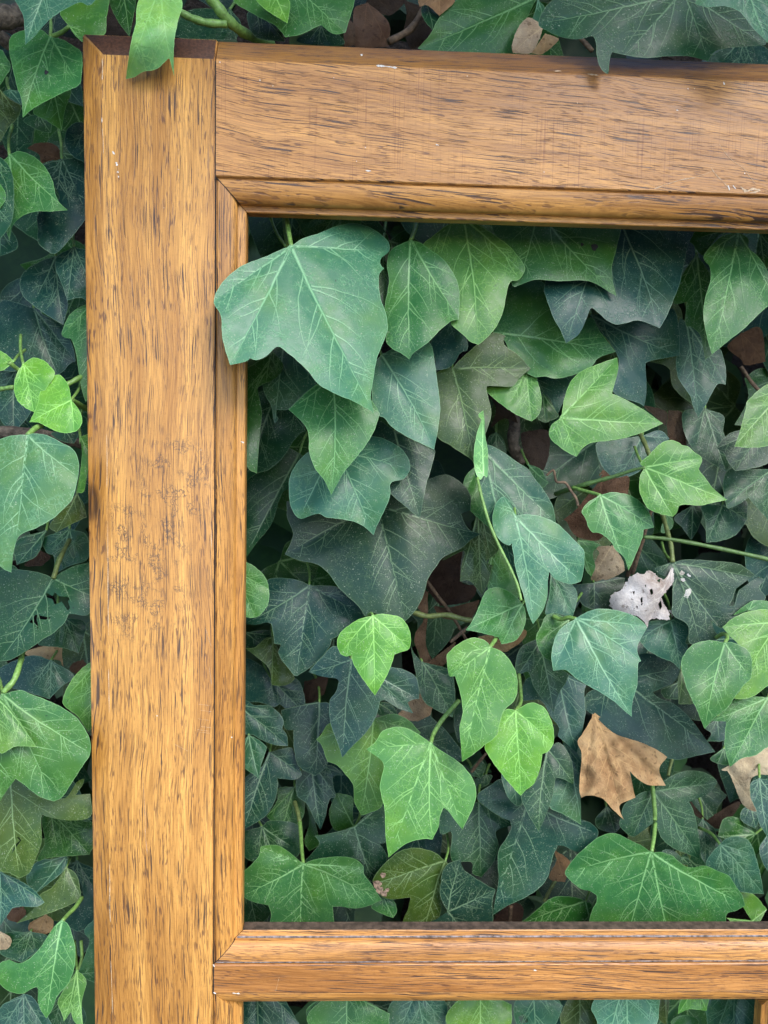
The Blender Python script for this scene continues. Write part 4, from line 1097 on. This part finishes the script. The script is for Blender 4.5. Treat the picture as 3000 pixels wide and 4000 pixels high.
stem('B', [(1090, 60, 62), (1000, 190, 56), (860, 270, 50)], 2.2, 2.0, M_TWIG, hedge, name='twig')
stem('C', [(340, 110, 70), (420, 220, 66), (520, 330, 60)], 1.6, 1.4, M_TWIG, hedge, name='twig')
stem('J', [(1440, 1310, 100), (1520, 1430, 98), (1600, 1520, 95)], 1.3, 1.3, M_TWIG, hedge, name='twig')
stem('R', [(500, 240, 96), (560, 160, 94), (620, 90, 92)], 1.2, 1.0, M_TWIG, hedge, name='twig')
stem('R', [(820, 1320, 88), (815, 1480, 88), (815, 1640, 88)], 1.4, 1.4, M_TWIG, hedge, name='twig')
stem('R', [(1180, 1120, 84), (1130, 1210, 82), (1090, 1290, 80)], 1.3, 1.3, M_STEM, hedge)
stem('S', [(885, 130, 96), (865, 200, 94), (850, 270, 90)], 1.2, 1.2, M_STEM, hedge)
stem('Q', [(560, 640, 86), (545, 560, 92), (520, 480, 100)], 1.5, 1.4, M_STEM, hedge)

# ------------------------------------------------------------------ dead leaves caught in the ivy, each a thing of its own
def dead(crop, y, col, pts, label, tx=0, ty=-2, **k):
    o = leaf(crop, y, tx, ty, col, pts, None, 'dead_leaf', label, dead=True, **k)
    return tag(o, None, 'dead leaf', 'dead leaves caught among the ivy')
dead('S', 46, 'ochre', '250,-230;210,-160;150,-60;115,0;150,90;140,240;130,380;150,448*;200,430;310,450;400,540;488,625*;460,560;465,500;585,447*;560,340;538,225^;600,290;690,345;830,350*;790,270;780,200;845,118*;740,50;600,-10;440,-60;330,-140', 'large dry orange brown leaf with torn points in the lower right of the opening', curl=3.0, cup=3.5, ty=-10, tx=6)
dead('P', 50, 'white', '885,40;820,130;770,105;700,60;640,90;590,85;510,150;480,210;400,250;380,310;400,370;520,410;620,440;680,512*;720,450;860,462*;850,380;800,280;890,150', 'white papery skeleton of a leaf with small holes', holes=['700,215;720,205;730,245;710,262', '625,290;640,270;645,330;632,345', '830,230;850,240;845,270;828,262', '760,140;790,120;780,160', '560,230;580,225;575,260', '770,330;790,300;800,350;785,380', '660,180;672,170;670,200', '590,340;605,350;598,375', '730,380;745,372;740,410'], cup=3, curl=3, rag=1.3, step=3.0)
for s_ in ('955,60;985,80;960,95;940,80*', '1000,215;1030,205;1035,240;1000,285;975,270*;990,240', '955,125;985,125;980,150;950,140*', '860,380;920,385;880,400;885,440*;870,400', '1010,80;1035,105;1020,110;1000,90*'):
    leaf('P', 52, 0, 0, 'white', s_, hedge, 'dry_scrap', dead=True, rag=0.6, step=2.5, rich=False)
dead('S', 60, 'beige', '1340,230;1280,225;1340,190*;1500,100;1659,40;1800,100;1700,250;1600,260;1520,300;1520,450;1605,572*;1500,540;1440,480;1400,380', 'pale tan dry leaf under a green leaf at the right edge', curl=2.0)
dead('M', 66, 'brown', '330,700;420,760;530,750;520,900;460,1100;330,1230;260,1270+;100,1230;30,1120;0,1100*;100,1020;200,900;280,800', 'smooth brown dead leaf behind the stem in the dark gap', curl=2.0)
dead('M', 74, 'beige', '400,1310;270,1320;290,1370;240,1480;225,1590*;300,1600;420,1560;500,1510*;480,1420', 'curled beige dead leaf with light torn edge below the brown one', curl=3.0, cup=2)
dead('O', 84, 'brown', '140,230;110,220;60,330;100,400;110,470;50,560;40,640;70,720;110,850;130,965*;165,890;180,800;130,640;150,400', 'narrow rolled brown dead leaf hanging beside the gap', curl=4.0)
dead('O', 88, 'brown', '370,640;300,690;210,760;165,800;175,895+;250,850;310,790;360,700', 'folded brown dead leaf strip at the bottom of the gap', curl=3)
dead('O', 92, 'brown', '560,300;480,320;310,360;200,350;260,440;400,460;500,450*;540,380', 'brown dead leaf lying behind the green twig', curl=3)
dead('O', 94, 'tan', '560,600;660,580;780,640;900,540;950,560;900,640;780,720*;640,690', 'tan dead leaf half hidden under a green leaf in the middle', curl=2)
dead('L', 100, 'dbrown', '420,1350;250,1420;130,1560;140,1659;250,1800*;480,1760;540,1640;420,1600', 'dark brown dead leaf in the shade under the broad dark leaf', curl=2)
dead('L', 108, 'dbrown', '650,20;620,60;700,200;660,350;760,280;880,320*;800,150', 'dark brown dead leaf above the black gap', curl=2)
dead('L', 116, 'dbrown', '960,380;900,420;960,640;1080,720*;1130,560;1120,380', 'grey brown dead leaf deep in the black gap', curl=2)
dead('M', 96, 'brown', '860,215;840,330;870,460;1000,502*;990,380;960,230', 'brown dead leaf standing upright right of the bright star leaf', curl=2)
dead('M', 92, 'brown', '660,180;760,280;830,340*;840,230;740,190', 'small brown dead leaf above the bright star leaf', curl=2)
dead('R', 84, 'tan', '1180,880;1190,960;1130,1080;1160,1120;1260,1130*;1300,980;1250,920', 'tan dead leaf showing beside the dark three lobed leaf', curl=2)
dead('N', 112, 'dbrown', '600,960;590,1080;640,1140;760,1060*;780,920', 'dark brown dead leaf among the lower dark leaves', curl=2)
dead('N', 96, 'beige', '1480,1080;1400,1180;1360,1240;1500,1280;1620,1230*;1640,1120;1560,1060', 'greyish beige dead leaf left of the long stalk', curl=2)
dead('J', 104, 'brown', '1440,1040;1330,1150;1440,1250;1480,1300;1640,1270*;1600,1000', 'brown dead leaf behind the right hand leaves', curl=2)
dead('A', 62, 'brown', '390,1035;380,960;320,925;230,930;176,960*;250,1000;265,1062*;330,1040', 'curled brown dead leaf left of the upright, upper part', curl=4, cup=2)
dead('A', 74, 'dbrown', '700,0;690,120;680,230;840,240*;880,100;820,0', 'dark brown dead leaf behind the top of the upright', curl=1)
dead('B', 62, 'brown', '720,20;640,50;630,150;640,300;860,302*;865,160;790,70', 'large brown dead leaf above the top rail', curl=2)
dead('B', 72, 'dbrown', '960,0;975,100;960,200;1000,310;1060,300*;1130,210;1090,60', 'darker brown dead leaf beside a bare twig above the top rail', curl=2)
dead('B', 74, 'dbrown', '760,-40;715,30;860,100;975,10*;960,-50', 'dark brown dead leaf at the upper edge of the picture', curl=2)
dead('B', 42, 'tan', '1190,-60;1060,-20;1060,45*;1110,35;1190,102*;1290,0', 'spotted tan dead leaf at the top edge', curl=2)
dead('B', 58, 'brown', '580,110;570,290;640,292*;640,170', 'narrow brown dead leaf touching the top rail', curl=2)
dead('C', 30, 'beige', '205,170;110,114+;40,180;0,290;5,342*;120,345;170,270', 'smooth beige dry leaf standing on the top rail', curl=2)
dead('C', 24, 'ochre', '220,220;180,270;125,345*;200,348;300,262;270,235', 'rolled yellow brown dry leaf lying on the top rail', curl=4, cup=3)
dead('G', 66, 'tan', '300,950;200,1000;185,1050;240,1085+;330,1060;345,990', 'orange tan dead leaf low on the left', curl=2)
dead('G', 58, 'beige', '0,1060;60,1090;75,1130;50,1170;0,1180*;-40,1120', 'round beige dead leaf at the left edge near the bottom', curl=2)
dead('G', 70, 'brown', '150,900;60,920;50,980;120,1002*;170,940', 'small brown dead leaf under a grey green one, low left', curl=2)
dead('E', 78, 'ochre', '400,860;300,865;160,910;240,950;380,960;410,1000*;400,900', 'yellowing dead leaf behind the eaten leaf on the left', curl=2)
dead('E', 82, 'brown', '540,960;480,975;450,1020;500,1052*;560,1000', 'small brown dead leaf close to the upright on the left', curl=2)
dead('E', 84, 'dbrown', '260,250;200,300;160,350;270,350*;330,290', 'small dark brown dead leaf above the eaten leaf', curl=2)
dead('R', 100, 'dbrown', '700,1400;680,1480;900,1500*;920,1340;820,1300', 'dark brown dead leaf just above the cross rail', curl=2)
dead('S', 112, 'dbrown', '1030,480;1060,580;1150,640*;1330,520;1430,480;1400,560;1240,700', 'dark crumpled dead leaf in the lower right gap', curl=2)
t = stem('L', [(1110, 740, 30), (1165, 700, 28), (1190, 790, 30), (1260, 800, 30), (1310, 870, 28), (1350, 930, 26), (1365, 990, 24)], 0.7, 0.9, M_TWIG, None, name='dry_tendril')
tag(t, 'crinkled grey dry tendril hanging in the dark gap', 'dry tendril')

# ------------------------------------------------------------------ deeper leaves that fill the gaps
T3 = [(0, 0, ''), (-.18, -.08, ''), (-.42, .05, ''), (-.55, .32, '*'), (-.36, .42, ''), (-.27, .52, '^'), (-.22, .72, ''), (0, 1, '*'),
      (.22, .72, ''), (.27, .52, '^'), (.36, .42, ''), (.55, .32, '*'), (.42, .05, ''), (.18, -.08, '')]
T5 = [(0, 0, ''), (-.2, -.1, ''), (-.45, -.06, '*'), (-.42, .12, ''), (-.6, .38, '*'), (-.3, .46, '^'), (-.24, .68, ''), (0, 1, '*'),
      (.24, .68, ''), (.3, .46, '^'), (.6, .38, '*'), (.42, .12, ''), (.45, -.06, '*'), (.2, -.1, '')]
TH_ = [(0, 0, ''), (-.2, -.1, ''), (-.42, .1, ''), (-.46, .38, '+'), (-.28, .68, ''), (0, 1, '*'), (.28, .68, ''), (.46, .38, '+'), (.42, .1, ''), (.2, -.1, '')]
def template(rg):
    t = rg.choice((T3, T3, T5, TH_))
    sx = rg.uniform(0.8, 1.15); sk = rg.uniform(-0.12, 0.12)
    return [((x * sx + sk * y) + rg.gauss(0, .02), y + rg.gauss(0, .02), f) for x, y, f in t]
fill = random.Random(21)
N_FILL = 0
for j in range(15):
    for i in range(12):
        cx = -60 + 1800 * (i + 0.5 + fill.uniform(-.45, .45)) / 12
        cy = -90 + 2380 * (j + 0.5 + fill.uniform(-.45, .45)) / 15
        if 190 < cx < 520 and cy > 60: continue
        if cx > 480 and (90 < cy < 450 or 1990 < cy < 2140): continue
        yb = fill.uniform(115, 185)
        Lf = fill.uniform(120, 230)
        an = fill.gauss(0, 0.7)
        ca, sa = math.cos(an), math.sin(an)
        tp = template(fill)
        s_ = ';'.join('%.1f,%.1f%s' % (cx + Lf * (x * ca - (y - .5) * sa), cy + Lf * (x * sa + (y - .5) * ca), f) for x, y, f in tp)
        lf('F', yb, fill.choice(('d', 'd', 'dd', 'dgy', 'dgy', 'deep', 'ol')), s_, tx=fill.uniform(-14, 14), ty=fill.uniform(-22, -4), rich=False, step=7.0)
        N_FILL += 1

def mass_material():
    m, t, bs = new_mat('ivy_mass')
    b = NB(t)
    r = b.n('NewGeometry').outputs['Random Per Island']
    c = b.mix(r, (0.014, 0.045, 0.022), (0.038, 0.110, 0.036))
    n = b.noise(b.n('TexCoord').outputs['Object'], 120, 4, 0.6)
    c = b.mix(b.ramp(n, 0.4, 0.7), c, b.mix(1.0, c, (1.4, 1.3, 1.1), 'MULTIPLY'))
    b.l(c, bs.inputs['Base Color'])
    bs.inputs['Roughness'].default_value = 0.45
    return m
def mass_leaf(rg, P, L, roll, pitch, yawr):
    tp = template(rg)
    q = outline([(x * 100, y * 100, f) for x, y, f in tp], 9.0) / 100
    q = np.vstack([[0, 0.12], q])
    n = len(q) - 1
    z = 0.12 * np.abs(q[:, 0]) + 0.10 * q[:, 1] ** 2
    v = np.c_[q[:, 0], -z, -q[:, 1]] * L
    R = Matrix.Rotation(yawr, 3, 'Z') @ Matrix.Rotation(pitch, 3, 'X') @ Matrix.Rotation(roll, 3, 'Y')
    v = v @ np.array(R).T + P
    f = [(0, 1 + k, 1 + (k + 1) % n) for k in range(n)]
    return v, f
mv, mf, o0 = [], [], 0
mg = random.Random(5)
half_w, zlo_v, zhi_v = 0.30, GROUND_TO_CAM - 0.43, GROUND_TO_CAM + 0.34
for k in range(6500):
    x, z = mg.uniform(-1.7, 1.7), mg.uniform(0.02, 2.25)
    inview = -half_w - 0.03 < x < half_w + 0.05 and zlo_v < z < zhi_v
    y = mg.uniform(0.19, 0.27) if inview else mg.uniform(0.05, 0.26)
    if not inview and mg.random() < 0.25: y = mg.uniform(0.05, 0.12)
    v, f = mass_leaf(mg, np.array([x, y + 0.05 * max(z - 0.5, 0) - 0.42 * min(max((z - 1.29) / 0.24, 0), 1), z]), mg.uniform(0.045, 0.085), mg.gauss(0, .7), mg.gauss(-.35, .35), mg.gauss(0, .5))  # above the view the hedge bulges forward, shaped to block high sky
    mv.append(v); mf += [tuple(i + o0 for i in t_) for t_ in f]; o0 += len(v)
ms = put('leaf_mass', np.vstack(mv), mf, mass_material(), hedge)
tag(ms, kind='stuff')

# ------------------------------------------------------------------ wear on the frame: chipped varnish, paint flecks, scratches
def chip(crop, pts, w, y=-0.00015, mat=None):
    P = [px(crop, *p) for p in pts]
    pth = catmull([at(a, b, y) for a, b in P], per=5)
    n = len(pth); vs, fs = [], []
    for i in range(n):
        d = pth[min(i + 1, n - 1)] - pth[max(i - 1, 0)]
        nr = np.array([d[2], 0, -d[0]]); nr /= np.linalg.norm(nr) + 1e-12
        ww = w * 0.00015 * CROPS[crop][2] * rng.uniform(0.35, 1.3) * (0.25 if i in (0, n - 1) else 1)
        vs += [pth[i] - nr * ww / 2, pth[i] + nr * ww / 2 * rng.uniform(0.5, 1.2)]
    fs = [(2 * i, 2 * i + 1, 2 * i + 3, 2 * i + 2) for i in range(n - 1)]
    return put('scratch', vs, fs, mat or M_CHIP, frame)
M_WORN = simple_mat('worn_varnish', (0.56, 0.40, 0.25), 0.7, 900)
M_FADE = simple_mat('faded_streak', (0.44, 0.27, 0.15), 0.6, 900)
chip('A', [(728, 980), (735, 990), (742, 1002)], 10); chip('A', [(752, 1050), (760, 1075)], 12); chip('A', [(760, 1110), (768, 1120)], 12); chip('A', [(765, 1138), (770, 1150)], 8)
chip('A', [(660, 760), (661, 795)], 6); chip('A', [(664, 830), (668, 900), (670, 1000)], 5, mat=M_WORN)
chip('A', [(662, 375), (664, 450), (662, 520)], 8, mat=M_WORN)
chip('B', [(780, 425), (840, 430), (915, 440)], 12); chip('B', [(676, 352), (692, 358)], 12, y=0.004); chip('B', [(1165, 935), (1185, 942)], 12); chip('B', [(710, 1105), (745, 1108)], 8)
chip('C', [(1290, 1085), (1320, 1130), (1365, 1175), (1405, 1220)], 4, mat=M_WORN); chip('C', [(1340, 930), (1390, 1000), (1440, 1050), (1500, 1090), (1545, 1150), (1585, 1195)], 2.5, mat=M_WORN)
chip('C', [(920, 1225), (1000, 1195), (1100, 1165), (1190, 1150)], 5, mat=M_WORN); chip('C', [(1190, 1150), (1300, 1110)], 3, mat=M_WORN); chip('C', [(1400, 1200), (1410, 1235)], 8); chip('C', [(1430, 1200), (1450, 1225)], 6)
chip('C', [(1480, 1210), (1520, 1240), (1560, 1225), (1610, 1235)], 16, mat=M_WORN); chip('C', [(1540, 1250), (1600, 1240)], 10, mat=M_WORN); chip('C', [(1370, 530), (1378, 550)], 8); chip('C', [(1065, 712), (1080, 716)], 6)
chip('C', [(490, 480), (560, 488)], 10, mat=M_WORN); chip('C', [(270, 460), (320, 460)], 6, mat=M_WORN)
for v in (1245, 1285, 1340, 1390, 1410, 1425):
    u = 1285 + rng.uniform(-8, 20)
    chip('E', [(u, v), (u + 40, v + 5), (u + 75, v + 10)], 2.0, mat=M_WORN)
chip('E', [(1130, 1505), (1170, 1525), (1220, 1550)], 2, mat=M_WORN); chip('E', [(1015, 1318), (1022, 1324)], 8); chip('E', [(1498, 1458), (1505, 1462)], 9); chip('E', [(1330, 750), (1355, 830), (1368, 870)], 5, mat=M_FADE); chip('E', [(1355, 1000), (1372, 1120)], 5, mat=M_FADE); chip('E', [(1368, 120), (1372, 240)], 6, mat=M_WORN)
chip('G', [(708, 620), (712, 760), (710, 900), (716, 1000)], 6, mat=M_WORN); chip('G', [(709, 820), (711, 960)], 4); chip('G', [(718, 1250), (724, 1400), (730, 1600)], 4, mat=M_WORN)
chip('E', [(697, 60), (699, 300), (700, 560), (703, 800)], 4, mat=M_WORN); chip('E', [(703, 1020), (706, 1150), (708, 1300)], 6, mat=M_WORN)
chip('D', [(692, 1150), (694, 1350), (692, 1500)], 4, mat=M_WORN); chip('D', [(1560, 1203), (1582, 1210)], 12, y=0.0083)
chip('G', [(925, 60), (940, 300), (942, 430), (955, 560)], 5, mat=M_FADE)
chip('U', [(1090, 795), (1140, 800)], 12); chip('U', [(1370, 790), (1395, 690)], 1.6, mat=M_WORN); chip('U', [(966, 610), (975, 625)], 12); chip('U', [(968, 790), (985, 800)], 10)
chip('T', [(140, 645), (160, 650)], 9)
for k in range(16):
    x, y = rng.uniform(420, 2980), rng.uniform(240, 680)
    if x < 830: y = rng.uniform(240, 3990)
    chip_w = rng.uniform(3, 6)
    chip('F', [(x / 1.8083, y / 1.8083), ((x + rng.uniform(2, 6)) / 1.8083, (y + rng.uniform(-3, 5)) / 1.8083)], chip_w * 0.5, mat=rng.choice((M_CHIP, M_WORN)))
